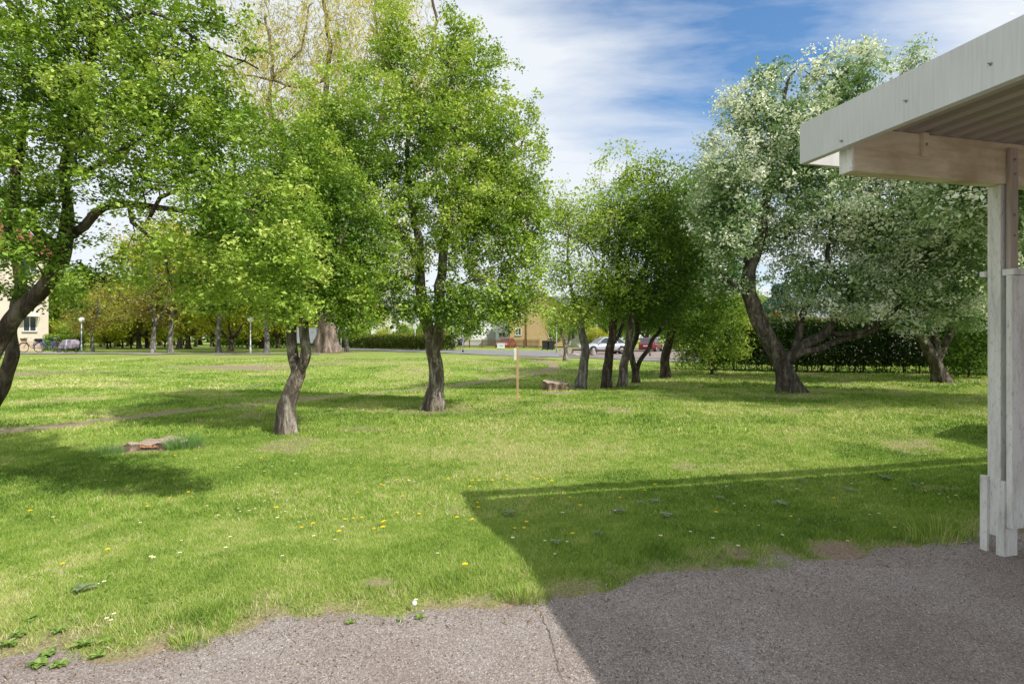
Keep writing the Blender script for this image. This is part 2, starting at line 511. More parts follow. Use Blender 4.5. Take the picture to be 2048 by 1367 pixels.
dy = N(nt, 'ShaderNodeMath', operation='DIVIDE'); L(nt, sep.outputs[1], dy.inputs[0]); L(nt, ad.outputs[0], dy.inputs[1])
cb = N(nt, 'ShaderNodeCombineXYZ'); L(nt, dx.outputs[0], cb.inputs[0]); L(nt, dy.outputs[0], cb.inputs[1])
mp = N(nt, 'ShaderNodeMapping'); mp.inputs['Rotation'].default_value = (0, 0, R(28)); mp.inputs['Scale'].default_value = (.55, 1.5, 1)
mp.inputs['Location'].default_value = (1.3, .4, 0)
L(nt, cb.outputs[0], mp.inputs['Vector'])
n1 = noise(nt, 1.25, 9, .58, vec=mp.outputs[0], dist=.35)
n2 = noise(nt, 5.0, 6, .6, vec=mp.outputs[0], dist=.8)
# clearer patch of sky high ahead to the right
dn = N(nt, 'ShaderNodeVectorMath', operation='DOT_PRODUCT'); dn.inputs[1].default_value = Vector((.40, 1, .62)).normalized()
nrm = N(nt, 'ShaderNodeVectorMath', operation='NORMALIZE'); L(nt, tc.outputs['Generated'], nrm.inputs[0]); L(nt, nrm.outputs[0], dn.inputs[0])
clr = N(nt, 'ShaderNodeMapRange'); clr.inputs['From Min'].default_value = .93; clr.inputs['From Max'].default_value = .995
clr.inputs['To Min'].default_value = .20; clr.inputs['To Max'].default_value = -.075; L(nt, dn.outputs['Value'], clr.inputs['Value'])
s1 = N(nt, 'ShaderNodeMath', operation='ADD'); L(nt, n1, s1.inputs[0]); L(nt, clr.outputs[0], s1.inputs[1])
s2 = N(nt, 'ShaderNodeMath', operation='MULTIPLY_ADD'); L(nt, n2, s2.inputs[0]); s2.inputs[1].default_value = .16; L(nt, s1.outputs[0], s2.inputs[2])
cf = ramp(nt, s2.outputs[0], [(.43, (0, 0, 0)), (.57, (.48, .48, .48)), (.74, (.95, .95, .95))])
cl = mixc(nt, cf, mixc(nt, 1.0, sky.outputs[0], (1.10, 1.48, 1.70), 'MULTIPLY'), (8.4, 8.75, 9.2))
L(nt, cl, bg.inputs['Color']); L(nt, bg.outputs[0], wo.inputs[0])
sl = bpy.data.lights.new('sun', 'SUN'); sl.energy = 5.0; sl.angle = R(.5); sl.color = (1, .945, .86)
so = bpy.data.objects.new('sun', sl); COL.objects.link(so); so.rotation_euler = SUN_L.to_track_quat('-Z', 'Y').to_euler(); so.location = (10, -8, 20)
SC.view_settings.view_transform = 'Standard'; SC.view_settings.look = 'None'
SC.render.engine = 'CYCLES'
SC.cycles.max_bounces = 8; SC.cycles.diffuse_bounces = 4; SC.cycles.transmission_bounces = 5; SC.cycles.transparent_max_bounces = 6
SC.cycles.caustics_reflective = False; SC.cycles.caustics_refractive = False

# ------------------------------------------------------------------ ground
PATH = [hit(*p) for p in [(-350, 872), (0, 862), (130, 850), (250, 835), (400, 818), (600, 800), (740, 786), (860, 774), (1000, 757), (1085, 745), (1108, 735), (1105, 728), (1085, 722), (1060, 715)]]
BARE = [(40, 748, 3.2, 1.3, .9), (150, 743, 3.0, .9, .6), (470, 734, 3.4, 1.3, .95), (620, 728, 3.5, 1.0, .55), (760, 722, 4.0, 1.0, .45), (300, 741, 2.0, .7, .4), (300, 893, .8, .5, .9), (1110, 785, .8, .8, .8), (1100, 745, .7, 1.0, .4),
        (865, 822, 1.1, .7, .55), (1577, 792, 1.2, .7, .7), (1600, 745, 2.2, .7, .5), (1213, 772, 1.5, .8, .3), (660, 708, 4, 1.5, .6), (1090, 724, 1.2, 1.6, .6), (1250, 1100, .18, .06, .0), (60, 803, .5, .3, .6), (760, 1165, .14, .07, .8), (1655, 1098, .16, .07, .9)]
BARE = [(hit(b[0], b[1]), b[2], b[3], b[4]) for b in BARE]
def masks(x, y):
    x = np.asarray(x, float); y = np.asarray(y, float)
    d, e = dee(x, y)
    n = fbm(x, y, 3.1, 4, 2.); n2 = fbm(x, y, 11, 3, 6.)
    soil = sst(3.62, 3.14, e + (n - .5) * 1.0 + (n2 - .5) * .25) * sst(30, 20, y)
    soil = np.maximum(soil, .75 * sst(.60, .72, fbm(x, y, 4.2, 3, 21.)) * sst(4.1, 3.3, e) * sst(1.6, -1.0, d))
    pd = np.full(x.shape, 9.0)
    for a, b in zip(PATH[:-1], PATH[1:]):
        vx, vy = b.x - a.x, b.y - a.y; l2 = vx * vx + vy * vy
        t = np.clip(((x - a.x) * vx + (y - a.y) * vy) / l2, 0, 1)
        pd = np.minimum(pd, np.hypot(x - a.x - vx * t, y - a.y - vy * t))
    soil = np.maximum(soil, sst(.42, .16, pd + (n - .5) * .45) * .92)
    for c, rx, ry, s in BARE:
        q = np.hypot((x - c.x) / rx, (y - c.y) / ry)
        soil = np.maximum(soil, s * sst(1.25, .35, q + (n - .5) * .9))
    soil = np.maximum(soil, .55 * sst(.66, .74, fbm(x, y, .9, 4, 31.)) * sst(3, 6, y))
    straw = sst(.44, .66, fbm(x, y, .55, 4, 13.) * .7 + n2 * .3) * .75 + .5 * sst(4.6, 3.3, e) * sst(1.5, -.5, d)
    roof_shade = sst(1.6, 2.6, d + .5) * sst(6.2, 5.2, e) * sst(-1.2, 0., x + .15 * (y - 4))  # roof shadow area: shade painted as lusher, deeper green turf with less straw
    straw = straw * (1 - .75 * roof_shade)
    lush_shade = np.maximum(sst(.45, .7, fbm(x, y, .8, 3, 44.)), roof_shade * .8)
    return np.clip(soil, 0, 1), np.clip(straw, 0, 1), lush_shade

def axis(lo, hi, step, far, g=1.05):
    a = list(np.arange(lo, hi, step)); s = step
    while a[-1] < far: s *= g; a.append(a[-1] + s)
    s = step
    b = [lo]
    return a
xs = axis(-8, 8, .07, 1200, 1.05); xn = [-v for v in xs if v > 8]; xs = np.array(sorted(xn) + [v for v in xs])
ys = axis(1.2, 9, .05, 1800, 1.035); ys = np.array([-60, -30, -15, -8, -4, -2, 0, .6] + ys)
X, Y = np.meshgrid(xs, ys, indexing='ij'); Z = terr(X, Y)
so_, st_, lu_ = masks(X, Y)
Z = Z - .012 * so_
idx = np.arange(X.size).reshape(X.shape)
Fq = np.stack([idx[:-1, :-1], idx[1:, :-1], idx[1:, 1:], idx[:-1, 1:]], -1).reshape(-1, 4)
m, nt, out = mat('lawn')
aS = N(nt, 'ShaderNodeAttribute', attribute_name='soil').outputs['Fac']
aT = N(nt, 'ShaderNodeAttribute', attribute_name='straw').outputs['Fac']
aL = N(nt, 'ShaderNodeAttribute', attribute_name='lush_shade').outputs['Fac']
g1 = noise(nt, 28, 5, .7); g2 = noise(nt, 3, 5, .6); g3 = noise(nt, 70, 3, .7)
ga = ramp(nt, g1, [(.3, (.08, .155, .02)), (.5, (.225, .34, .05)), (.7, (.41, .49, .12))])
gb = ramp(nt, g2, [(.35, (.19, .26, .055)), (.6, (.31, .36, .10)), (.75, (.42, .43, .16))])
gc = mixc(nt, .5, ga, gb)
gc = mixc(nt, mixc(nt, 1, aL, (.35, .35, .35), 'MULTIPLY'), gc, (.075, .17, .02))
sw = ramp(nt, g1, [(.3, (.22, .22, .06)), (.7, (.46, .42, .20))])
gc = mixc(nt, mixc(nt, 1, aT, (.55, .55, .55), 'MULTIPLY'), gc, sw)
sc_ = ramp(nt, g3, [(.3, (.17, .12, .085)), (.55, (.31, .235, .175)), (.75, (.45, .37, .29))])
gc = mixc(nt, aS, gc, sc_)
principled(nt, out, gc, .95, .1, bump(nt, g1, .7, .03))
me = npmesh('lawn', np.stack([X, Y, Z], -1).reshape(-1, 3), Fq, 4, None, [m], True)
for nm, arr in (('soil', so_), ('straw', st_), ('lush_shade', lu_)):
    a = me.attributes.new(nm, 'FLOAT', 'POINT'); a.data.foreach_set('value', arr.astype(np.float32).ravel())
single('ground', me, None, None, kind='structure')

# asphalt yard
m, nt, out = mat('yard_asphalt')
v = N(nt, 'ShaderNodeTexVoronoi', Scale=175.0); tcx = N(nt, 'ShaderNodeTexCoord'); L(nt, tcx.outputs['Object'], v.inputs['Vector'])
v2 = N(nt, 'ShaderNodeTexVoronoi', Scale=62.0); L(nt, tcx.outputs['Object'], v2.inputs['Vector'])
n1 = noise(nt, 1.3, 6, .65); n2 = noise(nt, 55, 4, .7); n3 = noise(nt, 6, 5, .6)
base = ramp(nt, n1, [(.3, (.24, .205, .185)), (.5, (.30, .268, .252)), (.7, (.355, .33, .32))])
sp = ramp(nt, v.outputs['Color'], [(.0, (.42, .38, .36)), (.35, (.74, .70, .68)), (.6, (1.0, .98, .97)), (.82, (1.35, 1.33, 1.3)), (1, (2.5, 2.45, 2.4))])
c = mixc(nt, .85, base, mixc(nt, 1, base, sp, 'MULTIPLY'))
sp2 = ramp(nt, v2.outputs['Distance'], [(.0, (.34, .30, .27)), (.22, (.95, .95, .95)), (1, (1.1, 1.1, 1.1))])
f2 = ramp(nt, n3, [(.40, (0, 0, 0)), (.65, (.8, .8, .8))])
c = mixc(nt, f2, c, mixc(nt, 1, c, sp2, 'MULTIPLY'))
fb = ramp(nt, n2, [(.52, (0, 0, 0)), (.62, (.55, .55, .55))])
c = mixc(nt, fb, c, (.17, .105, .065))
principled(nt, out, c, .85, .25, bump(nt, mixc(nt, .5, v.outputs['Distance'], n2), .8, .006))
mb = MB()
c0 = [xy(-30, -40), xy(30, -40), xy(30, 3.62), xy(-30, 3.62)]
mb.add([(p[0], p[1], 0) for p in c0], [(0, 1, 2, 3)])
single('yard_asphalt', (mb, m), None, None, kind='structure')
# crack in the yard
ck = [hit(*p) for p in [(1082, 1228), (1088, 1250), (1098, 1272), (1104, 1295), (1112, 1318), (1116, 1345), (1126, 1372)]]
mb = MB(); r_ = random.Random(4); pts = []
for a, b in zip(ck[:-1], ck[1:]):
    for k in range(6): p = a.lerp(b, k / 6); pts.append((p.x + r_.uniform(-.006, .006), p.y + r_.uniform(-.004, .004)))
for i in range(len(pts) - 1):
    w = r_.uniform(.001, .0035)
    (x0, y0), (x1, y1) = pts[i], pts[i + 1]
    mb.add([(x0 - w, y0, .004), (x0 + w, y0, .004), (x1 + w, y1, .004), (x1 - w, y1, .004)], [(0, 1, 2, 3)])
single('asphalt_crack', (mb, simple('crack_dirt', (.15, .12, .10), .95)), None, None, kind='structure')

# road, kerb line and footpath far across the lawn
m_road = simple('road_asphalt', (.22, .215, .22), .85, .2, .15, 1.2)
m_path = simple('footpath_asphalt', (.27, .255, .245), .9, .2, .15, 1.2)
m_grav = simple('parking_gravel', (.27, .225, .20), .95, .1, .25, 4)
def ribbon(name, lower, upper, z, m):
    n = 60
    lo = [hit(*p) for p in lower]; up_ = [hit(*p) for p in upper]
    def rs(pp):
        q = resample([tuple(p) for p in pp], .5, 0, rng); k = np.linspace(0, len(q) - 1, n); kk = np.arange(len(q))
        return np.stack([np.interp(k, kk, q[:, a]) for a in range(3)], 1)
    A, B = rs(lo), rs(up_)
    V = []
    for i in range(n):
        for j in range(9):
            p = A[i] * (1 - j / 8) + B[i] * (j / 8); V.append((p[0], p[1], float(terr(p[0], p[1])) + z))
    idx = np.arange(n * 9).reshape(n, 9)
    Fx = np.stack([idx[:-1, :-1], idx[1:, :-1], idx[1:, 1:], idx[:-1, 1:]], -1).reshape(-1, 4)
    return single(name, npmesh(name, np.array(V), Fx, 4, None, [m], True), None, None, kind='structure')
ribbon('road', [(640, 698.5), (700, 699.5), (860, 705.5), (1000, 711), (1110, 714.5), (1200, 717), (1330, 722.5), (1430, 728)],
       [(640, 694.5), (700, 695), (860, 699.6), (1000, 701), (1110, 702), (1200, 703.5), (1330, 705), (1430, 707)], .035, m_road)
ribbon('parking_bay', [(1120, 711.5), (1200, 713.5), (1330, 718.5), (1440, 724)], [(1120, 697), (1200, 697.5), (1330, 698.5), (1440, 700)], .055, m_grav)
ribbon('footpath', [(-260, 709), (0, 708.8), (160, 708.5), (340, 708.5), (560, 708.8), (640, 709)], [(-260, 705.3), (0, 705.3), (160, 705.3), (340, 707.0), (560, 707.3), (640, 707.6)], .045, m_path)

# ------------------------------------------------------------------ grass
def blades(n, y0, y1, h, w, seed, pw=1.0):
    r = np.random.default_rng(seed)
    y = (y0 ** (2 - pw) + r.random(n) * (y1 ** (2 - pw) - y0 ** (2 - pw))) ** (1 / (2 - pw))
    x = r.uniform(-1, 1, n) * (.93 * y + .8)
    d, e = dee(x, y)
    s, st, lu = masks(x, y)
    edge = fbm(x, y, 9, 3, 50.)
    keep = (r.random(n) > s * 1.12) & (e > 3.10 + (edge - .5) * .5)
    # keep the blades off the post footing
    keep &= ~((d > 4.2) & (e < 3.2))
    x, y, s, st, lu, d, e = (a[keep] for a in (x, y, s, st, lu, d, e)); n = len(x)
    z = terr(x, y) - .012 * s
    lusht = fbm(x, y, 1.6, 3, 90.)
    tall = 1 + .9 * sst(.3, 0, np.abs(e - 3.5)) * sst(.35, .6, fbm(x, y, 2.1, 2, 61.)) + .5 * (lusht - .5)
    hh = h * r.uniform(.5, 1.35, n) * tall * (1 - .45 * s)
    an = r.random(n) * 2 * math.pi; ww = w * r.uniform(.6, 1.3, n)
    la = r.random(n) * 2 * math.pi; lm = hh * r.uniform(.2, 1.15, n)
    bx, by = np.cos(an) * ww / 2, np.sin(an) * ww / 2
    V = np.empty((n, 3, 3))
    V[:, 0] = np.stack([x - bx, y - by, z - .004], 1); V[:, 1] = np.stack([x + bx, y + by, z - .004], 1)
    V[:, 2] = np.stack([x + np.cos(la) * lm, y + np.sin(la) * lm, z + hh], 1)
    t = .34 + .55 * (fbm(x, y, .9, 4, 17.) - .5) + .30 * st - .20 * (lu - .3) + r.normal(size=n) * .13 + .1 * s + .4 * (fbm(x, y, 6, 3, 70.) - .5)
    dry = r.random(n) < (.05 + .22 * st + .25 * s); t[dry] += .38
    return V.reshape(-1, 3), np.repeat(np.clip(t, 0, 1), 3)
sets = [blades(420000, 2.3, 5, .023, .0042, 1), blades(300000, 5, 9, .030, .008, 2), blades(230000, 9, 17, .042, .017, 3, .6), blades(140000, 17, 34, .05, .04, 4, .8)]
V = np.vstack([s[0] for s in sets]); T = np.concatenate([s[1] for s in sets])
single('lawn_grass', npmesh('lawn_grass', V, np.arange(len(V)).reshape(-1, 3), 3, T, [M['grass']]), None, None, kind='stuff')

# dead husks and flakes littering the asphalt and the bare edge
r = np.random.default_rng(12)
n = 52000
y = 2.2 + r.random(n) ** .9 * 2.6; x = r.uniform(-3.2, 4.6, n); d, e = de(x, y)
cl = fbm(x, y, 2.3, 4, 77.)
k = (e < 3.5) & ((r.random(n) < .32 + sst(.45, .62, cl) * .6 + .6 * sst(2.8, 3.2, e)))
x, y = x[k], y[k]; n = len(x)
P = np.stack([x, y, np.maximum(terr(x, y), 0) + .003], 1)
lv = leaves(P, .0085, np.clip(r.normal(.5, .25, n), 0, 1), 2.2, .5, r)
husk = leafmat('dry_husk', [(0, (.07, .035, .018)), (.55, (.18, .11, .06)), (.88, (.34, .24, .15)), (1, (.55, .47, .38))], .05)
single('fallen_husks', npmesh('fallen_husks', lv[0], lv[1], 4, lv[2], [husk]), None, None, kind='stuff')

r = np.random.default_rng(14); n = 420
x = r.uniform(-3.4, 4.3, n); ee_ = 3.12 + r.normal(size=n) * .13; y = (ee_ + x * ST) / CT
P = np.stack([x, y, np.maximum(terr(x, y), 0) + .006], 1)
lv = leaves(P, .05, np.clip(r.normal(.7, .25, n), 0, 1), 3.0, .09, r)
single('dry_straw_litter', npmesh('dry_straw_litter', lv[0], lv[1], 4, lv[2], [husk]), None, None, kind='stuff')
# low clover and broad leaves mixed through the near turf
r = np.random.default_rng(15); n = 26000
y = 2.4 + r.random(n) ** .8 * 9; x = r.uniform(-1, 1, n) * (.93 * y + .5); d, e = dee(x, y)
k = (fbm(x, y, 1.7, 4, 210.) > .52) & (e > 3.4) & ~((d > 4.1) & (e < 3.3)); x, y = x[k], y[k]; n = len(x)
P = np.stack([x, y, terr(x, y) + r.uniform(.008, .022, n)], 1)
lv = leaves(P, .017, np.clip(r.normal(.35, .2, n), 0, 1), 1.6, .8, r)
single('clover', npmesh('clover', lv[0], lv[1], 4, lv[2], [M['leaf_weed']]), None, None, kind='stuff')

# ------------------------------------------------------------------ carport
m_trim = None
m, nt, out = mat('painted_metal_fascia')
n1 = noise(nt, 14, 5, .6, stretch=(1, 6, .25)); n2 = noise(nt, 2, 4, .6)
c = ramp(nt, n1, [(.3, (.56, .57, .58)), (.7, (.66, .67, .69))]); c = mixc(nt, .12, c, ramp(nt, n2, [(.4, (.4, .38, .33)), (.7, (.75, .75, .75))]))
principled(nt, out, c, .45, .4, bump(nt, n1, .12, .004)); M['fascia'] = m
m, nt, out = mat('weathered_cream_beam')
n1 = noise(nt, 3.5, 7, .7, stretch=(.6, 2, 1.7), dist=.8); n2 = noise(nt, 30, 5, .6, stretch=(.12, 1, 1)); n3 = noise(nt, 1.9, 4, .6)
c = ramp(nt, n1, [(.28, (.50, .43, .27)), (.5, (.72, .66, .46)), (.72, (.86, .82, .62))])
c = mixc(nt, .25, c, ramp(nt, n2, [(.35, (.36, .30, .20)), (.6, (.74, .68, .54))]))
f = ramp(nt, n3, [(.45, (0, 0, 0)), (.68, (.75, .75, .75))]); c = mixc(nt, f, c, (.40, .31, .18))
principled(nt, out, c, .75, .25, bump(nt, n2, .25, .006)); M['beam'] = m
m, nt, out = mat('weathered_white_paint')
n1 = noise(nt, 7, 6, .65, stretch=(2, 2, .35)); n2 = noise(nt, 60, 4, .7, stretch=(1, 1, .3)); n3 = noise(nt, 24, 3, .7)
c = ramp(nt, n1, [(.3, (.52, .51, .48)), (.5, (.72, .715, .69)), (.8, (.84, .84, .82))])
f = ramp(nt, n2, [(.54, (0, 0, 0)), (.70, (.7, .7, .7))]); c = mixc(nt, f, c, (.33, .31, .26))
f = ramp(nt, n3, [(.70, (0, 0, 0)), (.78, (.7, .7, .7))]); c = mixc(nt, f, c, (.25, .22, .18))
principled(nt, out, c, .65, .3, bump(nt, n1, .2, .005)); M['white'] = m
M['panelwood'] = simple('taupe_painted_board', (.42, .36, .31), .75, .25, .22, 9, .15, 0, (2, 2, .3))
M['deck'] = simple('taupe_steel_deck', (.40, .36, .31), .5, .35, .10, 5, 0, 0, (2, .3, 2))
M['galv'] = simple('galvanised_screw', (.30, .28, .25), .4, .6, .2, 40, 0, .8)
M['dark'] = simple('black_void', (.02, .018, .015), .9)
cp = thing('carport', 'white carport corner with deep metal fascia and corrugated roof on a timber post', 'carport', (0, 0, 0), TH)
Z0, Z1 = 2.707, 2.984
E_END = 3.40
part('fascia', (MB().box(2.922, 2.944, -2.6, E_END, Z0, Z1).box(2.9445, 2.972, -2.6, 3.372, Z0, Z0 + .012), M['fascia']), cp, bevel=.002, label='long pale metal side fascia running toward the camera')
part('gutter_board', (MB().box(2.9445, 10, 3.374, 3.399, Z0, Z1), M['fascia']), cp, bevel=.002)
for py_, px_ in ((282, 1684), (202, 1813), (128, 1982)):
    # intersect the view ray with the fascia plane d = 2.922
    a = Vector(((px_ - CX) / F, 1, (HY - py_) / F)); dd = a.x * CT + a.y * ST; t = 2.922 / dd
    ee = (-a.x * ST + a.y * CT) * t; zz = CH + a.z * t
    s = MB(); s.sphere((2.920, ee, zz), (.005, .008, .008), 10, 6); s.tube([(2.918, ee, zz), (2.905, ee + .004, zz + .003)], [.004, .003], 8)
    part('screw', (s, M['galv']), cp)
# corrugated deck: ribs run away from the camera
mb = MB(); per = .158; dd = 2.975; prof = []
while dd < 10:
    prof += [(dd, 2.846), (dd + .074, 2.846), (dd + .088, 2.915), (dd + .144, 2.915)]; dd += per
for i in range(len(prof) - 1):
    a, b = prof[i], prof[i + 1]
    mb.add([(a[0], -2.6, a[1]), (b[0], -2.6, b[1]), (b[0], 3.13, b[1]), (a[0], 3.13, a[1])], [(0, 1, 2, 3)])
part('roof_deck', (mb, M['deck']), cp)
part('roof_felt', (MB().box(2.975, 10, -2.6, 3.13, 2.9205, 2.935), simple('roof_felt', (.08, .08, .08), .9)), cp)
part('beam', (MB().box(3.005, 9.9, 3.02, 3.125, 2.562, 2.843), M['beam']), cp, bevel=.004)
part('beam', (MB().box(3.005, 9.9, -2.1, -1.995, 2.562, 2.843), M['beam']), cp, bevel=.004)
part('beam_end_cap', (MB().box(2.990, 3.0045, 3.02, 3.125, 2.562, 2.80), M['white']), cp, bevel=.002)
for dpost in (4.25, 8.6):
    part('post', (MB().box(dpost, dpost + .1, 3.037, 3.124, .12, 2.560), M['white']), cp, bevel=.003)
    part('post', (MB().box(dpost, dpost + .1, -2.1, -2.0, 0, 2.560), M['white']), cp, bevel=.003)
sb = part('strap_board', (MB().box(4.275, 4.345, 2.990, 3.0185, 1.975, 2.80), M['panelwood']), cp, bevel=.002)
for zz in (2.72, 2.62, 2.34, 2.20):
    part('bolt', (MB().sphere((4.312, 2.988, zz), (.010, .005, .010), 8, 5).box(4.302, 4.322, 2.984, 2.989, zz - .003, zz + .003), M['galv']), sb)
cl_ = part('cleat', (MB().box(3.53, 3.575, 2.992, 3.018, 2.69, 2.842), M['beam']), cp, bevel=.002)
part('bolt', (MB().sphere((3.552, 2.990, 2.765), (.010, .005, .010), 8, 5), M['galv']), cl_)
part('footing_board', (MB().box(4.225, 4.2485, 3.110, 3.158, -.01, .527), M['white']), cp, bevel=.002)
part('footing_board', (MB().box(4.225, 4.2485, 2.998, 3.050, -.01, .515), M['white']), cp, bevel=.002)
part('footing_board', (MB().box(4.2500, 4.352, 3.000, 3.032, -.01, .50), M['white']), cp, bevel=.002)
part('front_board', (MB().box(4.243, 4.362, 2.958, 2.9965, .20, 1.925), M['white']), cp, bevel=.003, label='thick white board hung in front of the post')
fp = thing('fence_panel', 'taupe boarded screen with white rails beside the carport post', 'fence', (0, 0, 0), TH)
part('top_rail', (MB().box(4.232, 9, 3.130, 3.165, 1.93, 1.968).box(4.255, 9, 2.950, 3.030, 1.928, 1.972), M['white']), fp, bevel=.002)
part('rail', (MB().box(4.365, 9, 2.985, 3.03, 1.18, 1.262), M['white']), fp, bevel=.002)
part('rail', (MB().box(4.365, 9, 2.985, 3.03, .535, .635), M['white']), fp, bevel=.002)
part('rail', (MB().box(4.365, 9, 2.985, 3.03, 1.75, 1.90), M['panelwood']), fp, bevel=.002)
part('stile', (MB().box(4.364, 4.392, 3.032, 3.06, .25, 1.90), M['white']), fp, bevel=.002)
mb = MB(); dd = 4.40
while dd < 9: mb.box(dd, dd + .108, 3.034, 3.056, .25, 1.90); dd += .114
part('board_panel', (mb, M['panelwood']), fp)

# garden shed just out of view whose gable shadow reaches the lawn
sx, sy = 8.37, 7.5
sh = thing('garden_shed', 'small timber shed standing beside the carport', 'shed', (sx, sy, 0), TH)
m_shed = simple('shed_board', (.34, .30, .25), .8, .2, .2, 6)
part('wall', (MB().prism([(0, 0), (4, 0), (4, 2.2), (2, 3.04), (0, 2.2)], -2.6, 0), m_shed), sh)
part('roof', (MB().add([(-.0, .03, 2.215), (2, .03, 3.06), (4, .03, 2.215), (-.0, -2.7, 2.215), (2, -2.7, 3.06), (4, -2.7, 2.215)], [(0, 1, 4, 3), (1, 2, 5, 4)]), simple('shed_felt', (.07, .07, .07), .9)), sh)

# ------------------------------------------------------------------ sign stake, stumps
b = hit(1035, 800)
ss = thing('sign_stake', 'slim pale wooden stake with a small white board fixed near its top', 'sign', b)
m_pine = simple('raw_pine_stake', (.50, .33, .19), .75, .2, .2, 14, 0, 0, (2, 2, .2))
part('stake', (MB().box(-.026, .026, -.02, .02, -.05, 1.30), m_pine), ss, bevel=.002)
part('sign_board', (MB().box(-.085, -.0275, -.028, .012, .98, 1.27), simple('white_sign_board', (.78, .78, .76), .5)), ss, bevel=.002)

def stump(name, label, p, rx, ry, h, tilt, seed, roots, topc):
    r = np.random.default_rng(seed)
    t = thing(name, label, 'tree stump', p)
    n = 72; m_ = 9
    an = np.arange(n) / n * 2 * math.pi
    lob = 1 + .10 * np.sin(3 * an + seed) + .08 * np.sin(5 * an + 2 * seed) + .05 * np.sin(9 * an + seed)
    lob = lob + sum(a * np.exp(-((np.angle(np.exp(1j * (an - w)))) / .22) ** 2) for w, a in roots)
    V = []
    for j in range(m_):
        u = j / (m_ - 1); fl = 1 + (.55 if h < .2 else .16) * (1 - u) ** 2.2
        l2 = 1 + (lob - 1) * (1 + 1.2 * (1 - u))
        z = (-.06 + u * (h + .06)) * np.ones(n)
        z = z + u * (tilt[0] * np.cos(an) + tilt[1] * np.sin(an)) + (.015 * np.sin(7 * an + seed) if 0 < j else 0)
        rr = fl * l2 * (1 + .035 * (vnoise(an * 9, np.full(n, j * .9) + seed) - .5))
        V.append(np.stack([np.cos(an) * rx * rr, np.sin(an) * ry * rr, z], 1))
    top = V[-1]; V = np.vstack(V)
    idx = np.arange(n * m_).reshape(m_, n)
    Fx = np.stack([idx[:-1], np.roll(idx[:-1], -1, 1), np.roll(idx[1:], -1, 1), idx[1:]], -1).reshape(-1, 4)
    part('bark', npmesh('bark', V, Fx, 4, None, [M['bark_stump']], True), t)
    cs = [top]; 
    for s in (.9, .75, .55, .35, .18, .04):
        q = top * np.array([s, s, 1]); zc = top[:, 2].mean()
        q[:, 2] = zc + (top[:, 2] - zc) * s + r.normal(size=n) * .003 + (.02 * sst(.5, .7, s) * (np.abs(np.sin(an * 1.5 + seed)) > .9) * -1)
        cs.append(q)
    V = np.vstack(cs); k = len(cs); idx = np.arange(n * k).reshape(k, n)
    Fx = np.stack([idx[:-1], np.roll(idx[:-1], -1, 1), np.roll(idx[1:], -1, 1), idx[1:]], -1).reshape(-1, 4)
    part('cut_face', npmesh('cut_face', V, Fx, 4, None, [topc], False), t)
    return t
m, nt, out = mat('cut_wood')
n1 = noise(nt, 6, 6, .65, stretch=(1, 2.6, 1)); w = N(nt, 'ShaderNodeTexWave', Scale=9.0, Distortion=3.0); w.wave_type = 'RINGS'; w.rings_direction = 'Z'
tcx = N(nt, 'ShaderNodeTexCoord'); L(nt, tcx.outputs['Object'], w.inputs['Vector'])
c = ramp(nt, n1, [(.3, (.20, .15, .12)), (.5, (.34, .27, .22)), (.75, (.50, .43, .37))])
c = mixc(nt, .2, c, ramp(nt, w.outputs['Fac'], [(0, (.25, .15, .09)), (1, (.6, .5, .4))]))
principled(nt, out, c, .85, .15, bump(nt, n1, .5, .02)); M['cut'] = m
p = hit(296, 898)
t = stump('tree_stump', 'wide low stump with splintered orange edge beside a tuft of blue-green grass', (p.x, p.y + .25, p.z), .33, .27, .075, (.018, .012), 3, [(-.35, .6), (3.5, .22), (4.1, .12)], M['cut'])
sp_ = MB(); r_ = random.Random(3)
for i in range(26):
    x = -.26 + .40 * i / 25; y = -.262 * math.sqrt(max(.02, 1 - (x / .36) ** 2)) - .012
    h_ = r_.uniform(.005, .05)
    sp_.add([(x - .010, y, .03), (x + .008, y, .03), (x + .003, y + .02, .035 + h_), (x - .006, y + .02, .035 + h_ * .8)], [(0, 1, 2, 3)])
part('splinters', (sp_, simple('orange_split_wood', (.42, .22, .11), .8, .2, .5, 30)), t)
p = hit(1111, 781)
stump('tree_stump', 'taller weathered stump in the middle of the lawn right of the sign stake', (p.x, p.y + .3, p.z), .37, .30, .25, (-.035, .035), 8, [(3.0, .16), (.4, .06)], M['cut'])

# ------------------------------------------------------------------ tufts, weeds, small flowers
def tuft(name, label, p, rx, ry, n, h, m, seed, w=.006):
    r = np.random.default_rng(seed)
    V = []; T = []
    for i in range(n):
        a = r.random() * 6.283; q = math.sqrt(r.random())
        x, y = math.cos(a) * q * rx, math.sin(a) * q * ry
        z = float(terr(p.x + x, p.y + y)) - p.z - .01
        hh = h * r.uniform(.5, 1.15) * (1 - .4 * q); lx, ly = math.cos(a) * hh * r.uniform(.1, .8), math.sin(a) * hh * r.uniform(.1, .8)
        b = r.random() * 6.283; bx, by = math.cos(b) * w / 2, math.sin(b) * w / 2
        V += [(x - bx, y - by, z), (x + bx, y + by, z), (x + lx * .45 + bx * .7, y + ly * .45 + by * .7, z + hh * .62), (x + lx * .45 - bx * .7, y + ly * .45 - by * .7, z + hh * .62)]
        V += [(x + lx * .45 - bx * .7, y + ly * .45 - by * .7, z + hh * .62), (x + lx * .45 + bx * .7, y + ly * .45 + by * .7, z + hh * .62), (x + lx, y + ly, z + hh), (x + lx - .0005, y + ly, z + hh)]
        T += [min(1, max(0, r.normal(.5, .2)))] * 8
    V = np.array(V)
    return single(name, npmesh(name, V, np.arange(len(V)).reshape(-1, 4), 4, np.array(T), [m]), label, 'grass tuft', p)
tuft('grass_tuft', 'long blue-green grass tuft at the right side of the splintered stump', hit(368, 896), .24, .20, 800, .25, M['grass_blue'], 1)
